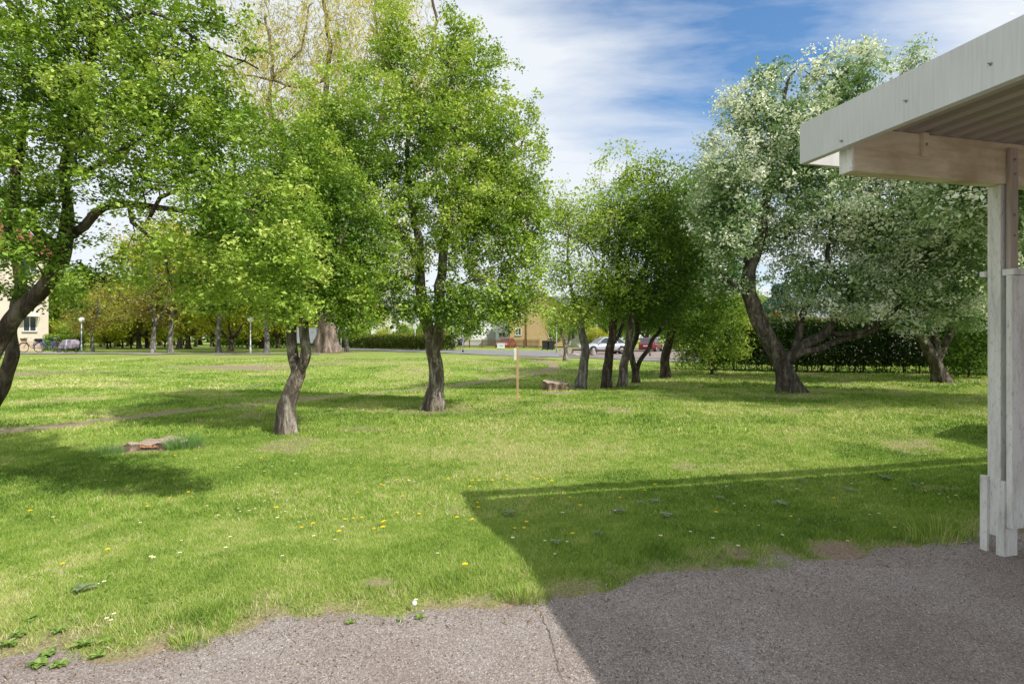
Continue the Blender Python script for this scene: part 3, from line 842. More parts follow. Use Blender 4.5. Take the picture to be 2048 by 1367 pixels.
tuft('grass_tuft', 'dark tuft of grass at the left side of the splintered stump', hit(215, 905), .24, .16, 330, .15, M['grass_blue'], 2)
tuft('grass_tuft', 'fresh grass growing in front of the splintered stump', hit(320, 912), .26, .08, 300, .11, M['grass'], 3)
tuft('grass_tuft', 'tall thin grass with loose stems beside the foot of the carport post', hit(1870, 1078), .24, .12, 170, .24, M['grass'], 4, .004)
tuft('grass_tuft', 'thin grass right next to the white footing boards of the post', hit(1935, 1075), .12, .10, 90, .20, M['grass'], 5, .004)
tuft('grass_tuft', 'bright green tuft hanging over the asphalt edge at lower left', hit(378, 1288), .10, .06, 260, .075, M['grass'], 6, .004)
tuft('grass_tuft', 'bright grass tuft at the corner of the roof shadow', hit(1045, 1195), .16, .07, 380, .085, M['grass'], 7, .004)
tuft('grass_tuft', 'tuft of grass around the foot of the forked trunk', hit(610, 862), .22, .12, 240, .13, M['grass'], 8)
tuft('grass_tuft', 'tuft of grass at the foot of the thick straight trunk', hit(893, 816), .16, .12, 150, .14, M['grass'], 9)
tuft('grass_tuft', 'grass tuft at the left of the taller weathered stump', hit(1088, 778), .2, .14, 200, .22, M['grass'], 10, .01)
tuft('grass_tuft', 'grass tuft at the foot of the leaning whitebeam trunk', hit(1560, 786), .3, .14, 200, .13, M['grass'], 11, .01)

def rosette(seed, n, ln, w, lift, m, rings=2):
    r = np.random.default_rng(seed); V = []; Fx = []; T = []
    for i in range(n):
        a = i / n * 2 * math.pi * rings + r.normal() * .25; l_ = ln * r.uniform(.6, 1.15); lf = lift * r.uniform(.4, 1.4)
        ca, sa = math.cos(a), math.sin(a); ww = w * r.uniform(.7, 1.2); t_ = min(1, max(0, r.normal(.5, .25)))
        pr = [(0, .15, 0), (.25, .7, .55), (.55, 1, .9), (.8, .75, .85), (1, .05, .6)]
        o = len(V)
        for (s, q, h_) in pr:
            jag = r.uniform(.8, 1.15)
            for sg in (-1, 0, 1):
                V.append((ca * l_ * s - sa * ww * q * .5 * sg * jag, sa * l_ * s + ca * ww * q * .5 * sg * jag, lf * h_ + (.004 if sg else -.002) + .006)); T.append(t_ + (.0 if sg else -.15))
        for k in range(4):
            for c in range(2):
                b = o + k * 3 + c; Fx.append((b, b + 1, b + 4, b + 3))
    return npmesh('leaf_rosette', np.array(V), np.array(Fx), 4, np.clip(T, 0, 1), [m])
weeds = [(60, 1240, 1.0), (118, 1262, .8), (95, 1310, 1.0), (168, 1290, 1.15), (215, 1285, .9), (240, 1262, .7), (15, 1290, 1.0), (150, 1240, .7), (80, 1333, 1.1), (195, 1312, .8), (120, 1334, .9), (40, 1270, .9), (700, 1248, .6), (840, 1238, .7), (800, 1242, .5)]
wm = [rosette(20 + i, 18, .062, .040, .022, M['leaf_weed']) for i in range(3)]
wl = {0: 'broad-leaved weed at the far left end of the clump by the asphalt', 12: 'small lone weed on the bare strip at the asphalt edge'}
for i, (a, b_, s) in enumerate(weeds):
    p = hit(a, b_); p.z = max(p.z, 0.0)
    g = 'leafy weeds in the lower left corner by the asphalt' if i < 12 else 'small weeds on the bare edge in the sun'
    o = single('leafy_weed', wm[i % 3], 'light green leafy weed in the clump at the lower left asphalt edge' if i < 12 else 'small green weed rooted on the bare sunny asphalt edge', 'weed', p, random.random() * 6, g)
    o.scale = (s * .72, s * .72, s * .62)
gw = [(720, 335 + 860 * 0, 1)]
grey = [(1238, 1028, 1.0), (1020, 1032, .9), (1195, 1072, .6), (1310, 1008, .8), (1440, 1000, .7), (1560, 1012, .9), (1770, 960, 1.2), (1700, 985, .8), (1600, 965, .7), (1330, 1035, .8), (165, 1185, .9), (1280, 1010, .6), (1660, 985, .6), (1110, 1090, .6), (1830, 975, .8)]
gm = [rosette(40 + i, 9, .085, .035, .018, M['leaf_greyweed'], 1) for i in range(2)]
for i, (a, b_, s) in enumerate(grey):
    p = hit(a, b_)
    o = single('plantain_rosette', gm[i % 2], 'flat grey-green leaf rosette pressed into the lawn', 'weed', (p.x, p.y, p.z + .02), random.random() * 6, 'grey-green rosettes in the lawn')
    o.scale = (s, s, s)

def flower(kind, seed):
    r = random.Random(seed); petals = MB(); 
    if kind == 'd':
        rad, n, h = .019, 22, .052
    else:
        rad, n, h = .0125, 13, .038
    for ring in range(2 if kind == 'd' else 1):
        for i in range(n):
            a = i / n * 2 * math.pi + ring * .14; q = rad * (1 - .35 * ring); w = q * .16 * (1 if kind == 'd' else 1.35)
            c, s = math.cos(a), math.sin(a); z = h + .003 * ring + r.uniform(0, .002)
            petals.add([(c * .002, s * .002, z), (c * q * .6 - s * w, s * q * .6 + c * w, z + .003), (c * q, s * q, z + .002), (c * q * .6 + s * w, s * q * .6 - c * w, z + .003)], [(0, 1, 2, 3)])
    return petals, h
M['dand'] = simple('dandelion_yellow', (.90, .70, .03), .6, .2, .08, 60)
M['daisyw'] = simple('daisy_white', (.82, .82, .80), .6, .2, .05)
M['stem'] = simple('flower_stem', (.14, .24, .05), .6)
def make_flower(kind):
    P_, h = flower(kind, 3)
    if kind == 'd':
        t = thing('dandelion', 'yellow dandelion flower standing in the lawn', 'flower', (0, 0, 0), 0, 'yellow dandelions dotted over the lawn')
        part('petals', (P_.sphere((0, 0, h + .002), (.009, .009, .006), 8, 5), M['dand']), t)
    else:
        t = thing('daisy', 'tiny white daisy in the short grass', 'flower', (0, 0, 0), 0, 'white daisies dotted over the lawn')
        part('petals', (P_, M['daisyw']), t)
        part('centre', (MB().sphere((0, 0, h + .004), (.004, .004, .003), 8, 5), M['dand']), t)
    part('stem', (MB().tube([(0, 0, 0), (.003, .002, h * .6), (0, 0, h)], .0016, 5), M['stem']), t)
    return t
dpos = [(914, 1042), (945, 1046), (1030, 1062), (1053, 1052), (1048, 1063), (1145, 1075), (957, 1022), (955, 1010), (940, 978), (958, 966), (985, 967), (1013, 955), (1014, 962), (1038, 968), (1075, 963), (1104, 968), (945, 966),
        (1140, 1000), (1160, 1018), (1668, 1002), (1582, 1038), (1432, 1032), (930, 1142), (690, 1045), (707, 1041), (724, 1040), (748, 1062), (794, 1030), (838, 1034), (603, 1060), (626, 1054), (678, 1072), (765, 1050), (769, 1048), (766, 1064),
        (767, 974), (794, 963), (817, 965), (715, 988), (806, 997), (523, 921), (480, 932), (377, 990), (60, 1030), (553, 1023), (215, 1107), (125, 1135), (762, 972), (340, 1000), (295, 1018), (1105, 1000), (1000, 978), (1090, 960), (350, 914), (180, 920), (1240, 1000), (1310, 975), (896, 962), (1062, 957), (1290, 985)]
f0 = make_flower('d')
for i, (a, b_) in enumerate(dpos):
    p = hit(a, b_ + 4); o = f0 if i == 0 else dup(f0, p, random.random() * 6)
    o.location = p; s = random.uniform(.75, 1.15); o.scale = (s, s, s)
rr_ = random.Random(9)
f1 = make_flower('w')
wpos = [(228, 1240), (213, 1249), (222, 1252), (195, 1180), (208, 1176), (302, 1126), (655, 962), (658, 1000), (570, 1030), (460, 1084), (627, 1083), (685, 1064), (498, 1030), (480, 1030), (832, 1212), (1230, 1030), (1490, 1020), (1820, 960), (1845, 975), (1880, 958)]
for i in range(95):
    wpos.append((rr_.choice([rr_.uniform(0, 1960), rr_.gauss(1750, 160), rr_.gauss(500, 200)]), 860 + 270 * rr_.random() ** 1.3))
k = 0
for (a, b_) in wpos:
    if not (0 < a < 1960) : continue
    p = hit(a, b_); d_, e_ = de(p.x, p.y)
    if e_ < 3.35 and k > 20: continue
    o = f1 if k == 0 else dup(f1, p, rr_.random() * 6)
    o.location = p; s = rr_.uniform(.8, 1.35); o.scale = (s, s, s); k += 1
# faded dandelion clock at the asphalt edge
p = hit(828, 1225)
t = thing('dandelion_clock', 'round white dandelion seed head above the asphalt edge', 'flower', p)
part('stem', (MB().tube([(0, 0, 0), (.002, 0, .04)], .002, 5), M['stem']), t)
part('seed_head', (MB().sphere((.002, 0, .052), .014, 10, 8), M['daisyw']), t)

# ------------------------------------------------------------------ the near trees
G1 = 'hawthorns on the near lawn'
K1 = .74
def PK(Y, *pp): return [at(p[0], p[1], (p[2] if len(p) > 2 else Y) * K1) for p in pp]
def LK(px, py, Y, rx, rz, ry, w=1.0): return (at(px, py, Y * K1), (rx * K1, ry * K1, rz * K1), w * rx * rz)
tree('hawthorn_tree', 'gnarled hawthorn at the left edge with two stems, one leaning steeply to the right', 'tree',
     [(PK(7.6, (-150, 975), (-80, 830), (-20, 710), (30, 636), (75, 588), (112, 548), (128, 500), (132, 455)), .098, .062),
      (PK(8.3, (-60, 930), (-22, 830), (12, 752), (26, 706), (20, 660), (28, 630), (40, 580), (36, 530), (22, 470), (10, 400)), .078, .042),
      (PK(7.6, (128, 500), (95, 480), (66, 452), (60, 425), (82, 402), (108, 392)), .05, .03),
      (PK(7.5, (132, 455), (133, 410), (128, 350), (140, 280), (160, 190), (185, 100), (200, 30), (210, -60)), .045, .022),
      (PK(7.4, (140, 475), (165, 450), (190, 425), (235, 408), (290, 414), (350, 420), (420, 428)), .045, .02),
      (PK(7.2, (235, 408), (262, 445), (305, 480), (330, 515), (338, 560)), .022, .009),
      (PK(7.2, (128, 350), (190, 330), (260, 290), (320, 240), (365, 190)), .025, .011),
      (PK(7.0, (185, 100), (250, 40), (300, 22), (345, 45), (385, 75), (420, 98), (465, 112), (515, 138)), .02, .008),
      (PK(7.5, (22, 470), (40, 300), (55, 150), (50, 60), (15, 0), (-30, -60)), .045, .028),
      (PK(6.8, (290, 414), (350, 380), (430, 400), (500, 420), (560, 440)), .018, .007)],
     [LK(110, 200, 7.4, 1.35, 1.25, 1.3, 1.2), LK(310, 240, 7.2, 1.05, .85, 1.0, 1.1), LK(430, 320, 6.9, .75, .75, .9, 1.1), LK(70, 420, 7.2, .75, .6, .8, .7), LK(470, 460, 6.7, .85, .5, .8, 1.3),
      LK(560, 520, 6.5, .55, .34, .5, 1.3), LK(200, 50, 7.3, 1.4, .6, 1.0, 1.0), LK(400, 560, 7.0, .72, .42, .6, 1.1), LK(430, 30, 6.9, .60, .2, .5, .8), LK(505, 120, 6.9, .30, .16, .3, .7), LK(-200, 250, 7.8, 1.5, 1.9, 1.6, .5), LK(40, 580, 7.9, .6, .3, .6, .35),
      LK(200, 560, 7.3, .45, .26, .5, .6), LK(100, -150, 7.5, 2.2, 1.0, 1.6, .6), LK(570, 620, 6.7, .34, .18, .3, .9), LK(240, 380, 6.9, .6, .28, .5, .8), LK(330, 100, 7.1, .6, .35, .6, .6), LK(500, 250, 7, .25, .3, .3, .8), LK(290, 500, 7.4, .5, .25, .6, .45), LK(60, 500, 7.0, .55, .5, .5, .7), LK(520, 560, 6.6, .55, .35, .5, 1.1), LK(130, 620, 8.2, .4, .15, .4, .5), LK(610, 430, 6.9, .35, .35, .5, 1.0), LK(440, 200, 6.9, .4, .5, .5, .8)],
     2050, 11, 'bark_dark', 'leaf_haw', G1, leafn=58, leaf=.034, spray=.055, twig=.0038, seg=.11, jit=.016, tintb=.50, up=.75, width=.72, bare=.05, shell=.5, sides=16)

tree('hawthorn_tree', 'nearest upright tree, rough trunk forking in two above waist height', 'tree',
     [(PL(9.2, (575, 862), (572, 832), (579, 795), (590, 765), (596, 745)), .142, .115),
      (PL(9.2, (594, 752), (585, 720), (584, 680), (582, 640), (585, 600), (592, 560), (602, 515), (600, 470), (585, 420)), .085, .05),
      (PL(9.15, (598, 748), (612, 718), (613, 680), (606, 645), (612, 605), (622, 570), (640, 530), (668, 500), (690, 460)), .082, .04),
      (PL(9.1, (602, 515), (560, 470), (520, 440), (480, 420)), .035, .015),
      (PL(9.1, (640, 530), (690, 560), (720, 600)), .02, .008)],
     [LB(600, 500, 9.2, 1.0, .8, .9), LB(540, 450, 9.0, .85, .65, .8), LB(680, 560, 9.1, .65, .60, .7, 1.3), LB(470, 520, 8.8, .65, .5, .6), LB(700, 635, 9.2, .48, .26, .5, 1.2), LB(620, 410, 9.3, .8, .6, .9), LB(575, 600, 8.8, .5, .32, .4, 1.1), LB(500, 600, 9.0, .4, .26, .4, .9), LB(640, 600, 8.8, .5, .3, .5, 1.1), LB(560, 350, 9.4, .9, .7, .9), LB(610, 300, 9.8, .6, .6, .8, .8), LB(470, 430, 9.4, .7, .6, .8), LB(720, 480, 9.5, .7, .7, .8), LB(660, 400, 9.6, .8, .7, .9), LB(430, 590, 9.2, .45, .3, .5)],
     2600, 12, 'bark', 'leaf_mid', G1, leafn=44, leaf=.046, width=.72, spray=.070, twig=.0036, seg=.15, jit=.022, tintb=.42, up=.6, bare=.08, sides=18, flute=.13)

tree('hawthorn_tree', 'tallest green tree near the lawn centre, thick trunk dividing low into two stems', 'tree',
     [(PL(12.06, (867, 818), (869, 790), (872, 745), (866, 705), (858, 668), (850, 625), (842, 580), (838, 530), (836, 470)), .175, .085),
      (PL(12.0, (868, 712), (874, 670), (880, 630), (878, 585), (884, 530), (896, 460), (905, 390), (905, 300), (900, 210), (905, 120)), .125, .03),
      (PL(11.8, (838, 530), (815, 480), (785, 450), (740, 432), (690, 432), (650, 445)), .07, .03),
      (PL(12.2, (836, 470), (822, 400), (815, 320), (815, 240), (805, 150), (795, 70), (780, 10)), .065, .015),
      (PL(12.3, (896, 460), (950, 410), (1000, 350), (1040, 290), (1060, 230)), .045, .012),
      (PL(11.6, (740, 432), (720, 360), (700, 290), (660, 230)), .03, .012),
      (PL(12.4, (905, 390), (960, 300), (985, 220), (960, 130)), .035, .01),
      (PL(11.5, (880, 590), (950, 560), (1010, 570), (1050, 610)), .035, .012)],
     [LB(990, 610, 11.7, 1.0, .5, .9, 1.5), LB(1050, 625, 11.7, .3, .2, .4, 1.2), LB(940, 650, 11.5, .5, .22, .5, 1.2), LB(860, 620, 11.4, .8, .3, .6, 1.4), LB(1070, 450, 12, .35, .8, .6, 1.3), LB(770, 620, 11.5, .7, .35, .6, 1.1), LB(1040, 520, 11.9, .6, .8, .8, 1.1), LB(620, 520, 12, .9, .8, .9), LB(650, 260, 12, .6, .7, .9), LB(610, 370, 12, .5, .6, .8), LB(1010, 380, 12, .8, 1.0, .9), LB(820, 340, 12, 2.3, 1.9, 2.0), LB(900, 200, 12.1, 1.25, 1.25, 1.3), LB(778, 30, 12.1, .22, .7, .3, 1.4), LB(905, 50, 12.1, .16, .5, .2, 1.5), LB(925, 90, 12.1, .14, .45, .2, 1.5), LB(1085, 290, 12.1, .16, .4, .2, 1.5), LB(790, 90, 12.1, .52, .85, .6, 1.2), LB(915, 95, 12.1, .40, .62, .5, 1.2), LB(690, 300, 11.8, 1.1, 1.2, 1.3), LB(960, 450, 11.9, 1.15, 1.3, 1.3),
      LB(1030, 590, 11.7, .52, .55, .8, 1.2), LB(650, 420, 11.6, .85, .75, .9), LB(770, 560, 11.6, .85, .45, .9, .9), LB(1000, 280, 12.2, .72, .85, .9), LB(1060, 225, 12.3, .20, .42, .3, 1.3), LB(1060, 400, 12, .40, .7, .6), LB(920, 590, 11.7, .75, .5, .9, .9),
      LB(960, 130, 12.2, .26, .45, .35, 1.2), LB(700, 600, 11.8, .55, .35, .6, .7), LB(720, 170, 12.1, .5, .5, .6, .7)],
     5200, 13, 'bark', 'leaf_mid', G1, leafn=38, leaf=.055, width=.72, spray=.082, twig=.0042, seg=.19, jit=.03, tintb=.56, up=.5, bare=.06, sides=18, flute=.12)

# ------------------------------------------------------------------ the group left of the hedge
G2 = 'slender trees in the shady group left of the hedge'
tree('small_tree', 'slender pale grey trunk at the left of the shady group, curving to the right', 'tree',
     [(PL(18.2, (1158, 770), (1164, 745), (1168, 720), (1172, 700), (1166, 672), (1160, 650), (1158, 620)), .17, .10),
      (PL(18.2, (1160, 650), (1148, 610), (1138, 560), (1135, 500)), .06, .03), (PL(18.2, (1162, 655), (1185, 610), (1200, 560), (1210, 500)), .07, .03)],
     [LB(1170, 450, 18.2, 1.35, 1.1, 1.3), LB(1130, 540, 18, .8, .8, .9, .8), LB(1220, 560, 18, .85, .8, 1, .8), LB(1150, 620, 18, 1.0, .55, 1.0, 1.1), LB(1190, 560, 17.6, .8, .7, .8), LB(1120, 430, 18.2, .6, .6, .7)],
     1100, 21, 'bark_grey', 'leaf_mid', G2, leafn=26, leaf=.085, spray=.15, twig=.006, seg=.28, jit=.04, tintb=.85, bare=.12, sides=12)
tree('small_tree', 'dark straight trunk in the shady group, second from its left', 'tree',
     [(PL(18.5, (1213, 769), (1215, 735), (1220, 700), (1226, 660), (1230, 610), (1235, 540), (1245, 470)), .16, .07),
      (PL(18.5, (1222, 695), (1238, 670), (1246, 640), (1262, 600)), .05, .03)],
     [LB(1250, 440, 18.5, 1.25, 1.6, 1.3), LB(1270, 360, 18.6, .55, .7, .6), LB(1272, 335, 18.6, .20, .5, .25, .9), LB(1230, 590, 18.3, 1.1, .75, 1.2, 1.2), LB(1270, 500, 18.3, 1.0, 1.0, 1.2)],
     1200, 22, 'bark_dark', 'leaf_mid', G2, leafn=28, leaf=.088, spray=.15, twig=.006, seg=.28, jit=.04, tintb=.5, bare=.05, sides=12)
tree('small_tree', 'brownish trunk leaning right in the middle of the shady group', 'tree',
     [(PL(18.9, (1243, 766), (1249, 730), (1256, 690), (1262, 650), (1268, 600), (1290, 530), (1310, 470)), .15, .06)],
     [LB(1330, 430, 19, 1.3, 1.3, 1.4), LB(1310, 590, 18.8, 1.3, .8, 1.4, 1.2), LB(1370, 520, 18.8, 1.0, 1.0, 1.2), LB(1310, 350, 19, .4, .5, .4, .9)],
     1200, 23, 'bark', 'leaf_deep', G2, leafn=28, leaf=.09, spray=.16, twig=.006, seg=.28, jit=.04, tintb=.55, bare=.03, sides=12)
tree('small_tree', 'two thin snaking stems from one base in the shady group', 'tree',
     [(PL(20.8, (1271, 758), (1269, 735), (1263, 715), (1262, 700), (1272, 680), (1274, 655), (1270, 620), (1275, 560)), .12, .06),
      (PL(20.8, (1274, 755), (1277, 728), (1284, 712), (1297, 698), (1304, 680), (1318, 660), (1335, 635), (1345, 590)), .085, .05)],
     [LB(1300, 625, 20.8, 1.6, .6, 1.4, 1.1), LB(1360, 520, 21, 1.3, 1.3, 1.4)],
     900, 24, 'bark_dark', 'leaf_deep', G2, leafn=26, leaf=.095, spray=.17, twig=.006, seg=.3, jit=.04, tintb=.5, bare=.02, sides=10)
tree('small_tree', 'dark trunk with a dense crown at the right of the shady group', 'tree',
     [(PL(23, (1331, 750), (1331, 720), (1336, 690), (1342, 650), (1350, 600), (1365, 520), (1380, 440)), .19, .07), (PL(23, (1342, 650), (1370, 610), (1400, 580)), .07, .03)],
     [LB(1380, 460, 23, 1.8, 2.0, 1.8), LB(1370, 610, 22.6, 2.0, 1.1, 1.8, 1.2), LB(1395, 665, 22.4, 1.0, .6, 1.0, 1.1), LB(1440, 540, 22.8, 1.2, 1.4, 1.4), LB(1420, 370, 23, 1.2, 1.1, 1.2)],
     1900, 25, 'bark_dark', 'leaf_deep', G2, leafn=30, leaf=.105, spray=.19, twig=.007, seg=.34, jit=.05, tintb=.56, bare=0, sides=10)
tree('shrub', 'tall sunlit leafy shrub against the left end of the dark hedge', 'shrub',
     [(PL(24.5, (1425, 741), (1422, 715), (1415, 680), (1425, 630)), .06, .03), (PL(24.5, (1425, 738), (1445, 700), (1465, 660)), .04, .02), (PL(24.5, (1420, 735), (1390, 700), (1375, 660)), .04, .02)],
     [LB(1400, 670, 24.4, 1.2, 1.2, .9), LB(1445, 665, 24.4, 1.1, 1.3, .9), LB(1385, 715, 24.2, .7, .6, .6, .8), LB(1470, 620, 24.6, .7, .7, .6)],
     1000, 26, 'bark_dark', 'leaf_mid', None, leafn=40, leaf=.085, spray=.17, twig=.006, seg=.3, jit=.04, tintb=.62, bare=0)
tree('sapling', 'small sapling alone on the lawn in front of the road', 'tree',
     [(PL(34, (1131, 725), (1131, 700), (1128, 680), (1120, 650)), .14, .05), (PL(34, (1129, 690), (1142, 672), (1150, 650)), .06, .03)],
     [LB(1122, 640, 34, 1.3, 1.0, 1.2), LB(1150, 650, 34, .9, .8, .9)],
     300, 27, 'bark', 'leaf_mid', None, leafn=24, leaf=.12, spray=.2, twig=.009, seg=.4, jit=.05, tintb=.55, bare=.1)

G3 = 'whitebeams beside the hedge'
tree('whitebeam_tree', 'large silvery whitebeam with a thick trunk dividing into low spreading limbs', 'tree',
     [(PL(15.7, (1580, 785), (1574, 755), (1566, 728), (1556, 708), (1538, 680), (1522, 650), (1508, 615), (1498, 580), (1500, 540), (1512, 500), (1524, 460), (1532, 400), (1545, 320), (1560, 230), (1580, 150)), .25, .03),
      (PL(15.6, (1576, 740), (1580, 715), (1602, 692), (1632, 680), (1655, 662), (1668, 640), (1680, 612), (1702, 585), (1722, 545), (1745, 500), (1760, 440)), .15, .04),
      (PL(15.5, (1582, 722), (1600, 706), (1640, 697), (1670, 682), (1710, 672), (1745, 662), (1780, 630), (1810, 600), (1835, 570), (1880, 540)), .095, .03),
      (PL(15.7, (1590, 712), (1598, 680), (1602, 650), (1606, 622), (1630, 585), (1650, 540), (1660, 480), (1670, 400)), .10, .03),
      (PL(15.6, (1498, 580), (1475, 575), (1455, 560), (1440, 545)), .055, .03),
      (PL(15.8, (1500, 545), (1488, 500), (1470, 440), (1455, 370)), .06, .02),
      (PL(15.8, (1532, 400), (1600, 320), (1660, 240), (1700, 170), (1740, 110)), .05, .02),
      (PL(15.5, (1655, 662), (1700, 668), (1745, 652), (1770, 600), (1800, 560)), .06, .03),
      (PL(15.9, (1660, 240), (1740, 200), (1800, 150), (1840, 110)), .03, .01)],
     [LB(1640, 610, 15.2, .6, .28, .7, .9), LB(1720, 625, 15.0, .6, .26, .6, 1.0), LB(1820, 650, 15.0, .6, .26, .6, 1.0), LB(1560, 470, 15.9, .9, .7, .9, .75), LB(1610, 540, 15.9, .8, .5, .9, .8), LB(1450, 560, 15.9, .6, .5, .8, .7), LB(1740, 600, 15.6, .7, .3, .8, .8), LB(1860, 620, 15.4, .7, .3, .8, 1.0), LB(1930, 640, 15.4, .5, .3, .6, 1.0), LB(1450, 420, 15.7, .9, 1.3, 1.0, 1.1), LB(1500, 220, 15.7, .8, .7, .9), LB(1700, 300, 15.7, 1.3, 1.0, 1.3), LB(1560, 270, 15.7, 1.35, 1.3, 1.5), LB(1680, 180, 15.8, 1.0, 1.0, 1.2), LB(1470, 360, 15.6, .90, 1.0, 1.1), LB(1640, 420, 15.5, 1.3, .9, 1.5), LB(1740, 470, 15.5, 1.1, 1.0, 1.4), LB(1840, 500, 15.6, 1.0, .9, 1.2),
      LB(1830, 120, 15.9, .42, .38, .5, .7), LB(1460, 480, 15.5, .7, .6, .9), LB(1600, 570, 15.3, .6, .35, .8, .8), LB(1730, 110, 15.9, .45, .35, .5, 1), LB(1540, 150, 15.8, .5, .4, .6, .8), LB(1620, 330, 15.7, 1.3, 1.0, 1.4), LB(1780, 330, 15.8, 1.2, 1.0, 1.4), LB(1690, 560, 15.2, .9, .5, .9, 1.0), LB(1800, 575, 15.0, .9, .45, 1.0, 1.1), LB(1890, 590, 15.2, .7, .45, .9, 1.1), LB(1930, 500, 14.8, .9, .9, 1.0, 1.1), LB(1870, 400, 15, 1.2, .9, 1.2, 1.0), LB(1560, 620, 16, .5, .3, .5, .7),
      LB(1420, 280, 15.7, .35, .3, .4, .7)],
     7000, 31, 'bark_white', 'leaf_white', G3, leafn=31, leaf=.088, spray=.115, twig=.0055, seg=.25, jit=.035, tintb=.50, up=.35, bare=.08, sides=18, flute=.13)
tree('whitebeam_tree', 'farther whitebeam close to the hedge with stems fanning out from a short trunk', 'tree',
     [(PL(19, (1884, 765), (1876, 740), (1868, 718), (1852, 690), (1835, 660), (1815, 630), (1795, 590), (1780, 540)), .21, .05),
      (PL(19, (1876, 738), (1872, 700), (1868, 660), (1862, 610), (1850, 560), (1840, 500)), .13, .05),
      (PL(19, (1876, 722), (1890, 690), (1905, 655), (1912, 620), (1935, 570), (1960, 500)), .11, .05),
      (PL(19, (1862, 610), (1830, 580), (1810, 540)), .06, .03)],
     [LB(1850, 470, 19, 2.0, 1.5, 1.8), LB(1950, 430, 19, 1.9, 1.6, 1.8), LB(2050, 480, 19.2, 1.8, 1.6, 1.8), LB(1900, 560, 18.7, 1.6, .7, 1.5, 1.1), LB(1980, 600, 18.8, 1.3, .8, 1.2), LB(1830, 600, 18.4, 1.0, .45, 1.2, 1.1), LB(1760, 570, 18.8, 1.1, .7, 1.2), LB(1700, 600, 19.5, .8, .4, 1), LB(2120, 420, 19.4, 1.8, 1.8, 1.8, .6)],
     2900, 32, 'bark_white', 'leaf_white', G3, leafn=27, leaf=.11, spray=.19, twig=.006, seg=.3, jit=.04, tintb=.55, up=.35, bare=.04, sides=14)

xb = at(2290, 675, 11.5)
tree('whitebeam_tree', 'whitebeam standing behind the carport, only its nearest leaves showing right of the post', 'tree',
     [([np.array((xb[0], xb[1], 0)), np.array((xb[0] - .2, xb[1] - .1, 1.2)), np.array((xb[0] - .6, xb[1] - .3, 2.4)), np.array((xb[0] - 1.2, xb[1] - .5, 4.2)), np.array((xb[0] - 1.6, xb[1] - .6, 6))], .22, .07)],
     [(np.array((xb[0] - .6, xb[1] - .1, 5.2)), (3.3, 2.6, 1.9), 5), (np.array((xb[0] - 2.3, xb[1] + .3, 5.2)), (1.7, 2.2, 1.4), 3), (np.array((xb[0] + 1.6, xb[1] - .2, 5.0)), (2, 1.8, 1.6), 2)],
     3400, 33, 'bark_white', 'leaf_white', G3, leafn=40, leaf=.09, spray=.14, twig=.006, seg=.3, jit=.04, tintb=.45, up=.35, bare=.04, sides=12)
xs_ = at(1935, 745, 20.6)
tree('shrub', 'dark leafy suckers growing at the hedge right of the farther whitebeam', 'shrub',
     [([np.array((xs_[0], xs_[1], 0)), np.array((xs_[0] + .1, xs_[1], .7)), np.array((xs_[0] + .2, xs_[1], 1.5))], .04, .02)],
     [(np.array((xs_[0], xs_[1], .9)), (.95, .6, .9), 1), (np.array((xs_[0] + .5, xs_[1], 1.6)), (.7, .5, .6), .6)],
     420, 34, 'bark_dark', 'leaf_deep', None, leafn=32, leaf=.085, spray=.14, twig=.006, seg=.25, jit=.04, tintb=.6, bare=0)

# ------------------------------------------------------------------ hedges
def hedge(name, label, a, b, wid, h, n, lf, m, seed, toptint=.35, core=(.02, .03, .012), group=None, wav=.12, tb=.42):
    """a, b: ground ends; boxy leaf volume with a dark twiggy core"""
    r = np.random.default_rng(seed)
    a = Vector(a); b = Vector(b); v = b - a; v.z = 0; ln = v.length; u = v / ln; w = Vector((-u.y, u.x, 0))
    t = thing(name, label, 'hedge', gnd(a.x, a.y), 0, group)
    face = r.random(n); s = r.random(n) * ln; q = r.random(n); o = r.random(n)
    top = face < .30
    hh = h * (1 + wav * (vnoise(s * .9, s * 0 + seed) - .5))
    zz = np.where(top, hh, q * hh); off = np.where(top, (o - .5) * wid, np.where(face < .75, -.5, .5) * wid)
    lum = (fbm(s, zz, 1.6, 3, seed) - .5)
    off = off + np.where(top, 0, lum * .55) + r.normal(size=n) * .07
    zz = zz + np.where(top, lum * .5, 0) + r.normal(size=n) * .05
    px = a.x + u.x * s + w.x * off; py = a.y + u.y * s + w.y * off
    gz = terr(px, py); P = np.stack([px - t.location.x, py - t.location.y, gz - t.location.z + np.abs(zz)], 1)
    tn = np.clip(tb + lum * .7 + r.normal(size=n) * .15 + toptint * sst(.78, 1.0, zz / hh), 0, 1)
    lv = leaves(P, lf, tn, .3, .6, r)
    part('foliage', npmesh('foliage', lv[0], lv[1], 4, lv[2], [m]), t)
    mb = MB(); k = int(ln / .5)
    for i in range(k + 1):
        c = a + u * (i * ln / max(k, 1)); x, y = c.x - t.location.x, c.y - t.location.y; z = float(terr(c.x, c.y)) - t.location.z
        for j in range(3):
            jx, jy = r.normal() * .1, r.normal() * .1
            mb.tube([(x + jx, y + jy, z - .05), (x + jx * 2, y + jy * 2, z + h * .5), (x + jx * 4, y + jy * 3, z + h * .9)], [.022, .014, .006], 4)
    # leafy inner mass
    n2 = n // 2
    s = r.random(n2) * ln; o = (r.random(n2) - .5) * wid * .8; zq = h * (.12 + .84 * r.random(n2))
    px = a.x + u.x * s + w.x * o; py = a.y + u.y * s + w.y * o
    P = np.stack([px - t.location.x, py - t.location.y, terr(px, py) - t.location.z + zq], 1)
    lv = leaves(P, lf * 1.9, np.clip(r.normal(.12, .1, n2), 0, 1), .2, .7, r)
    part('inner_foliage', npmesh('inner_foliage', lv[0], lv[1], 4, lv[2], [m]), t)
    part('stems', (mb, M['bark_dark']), t)
    return t
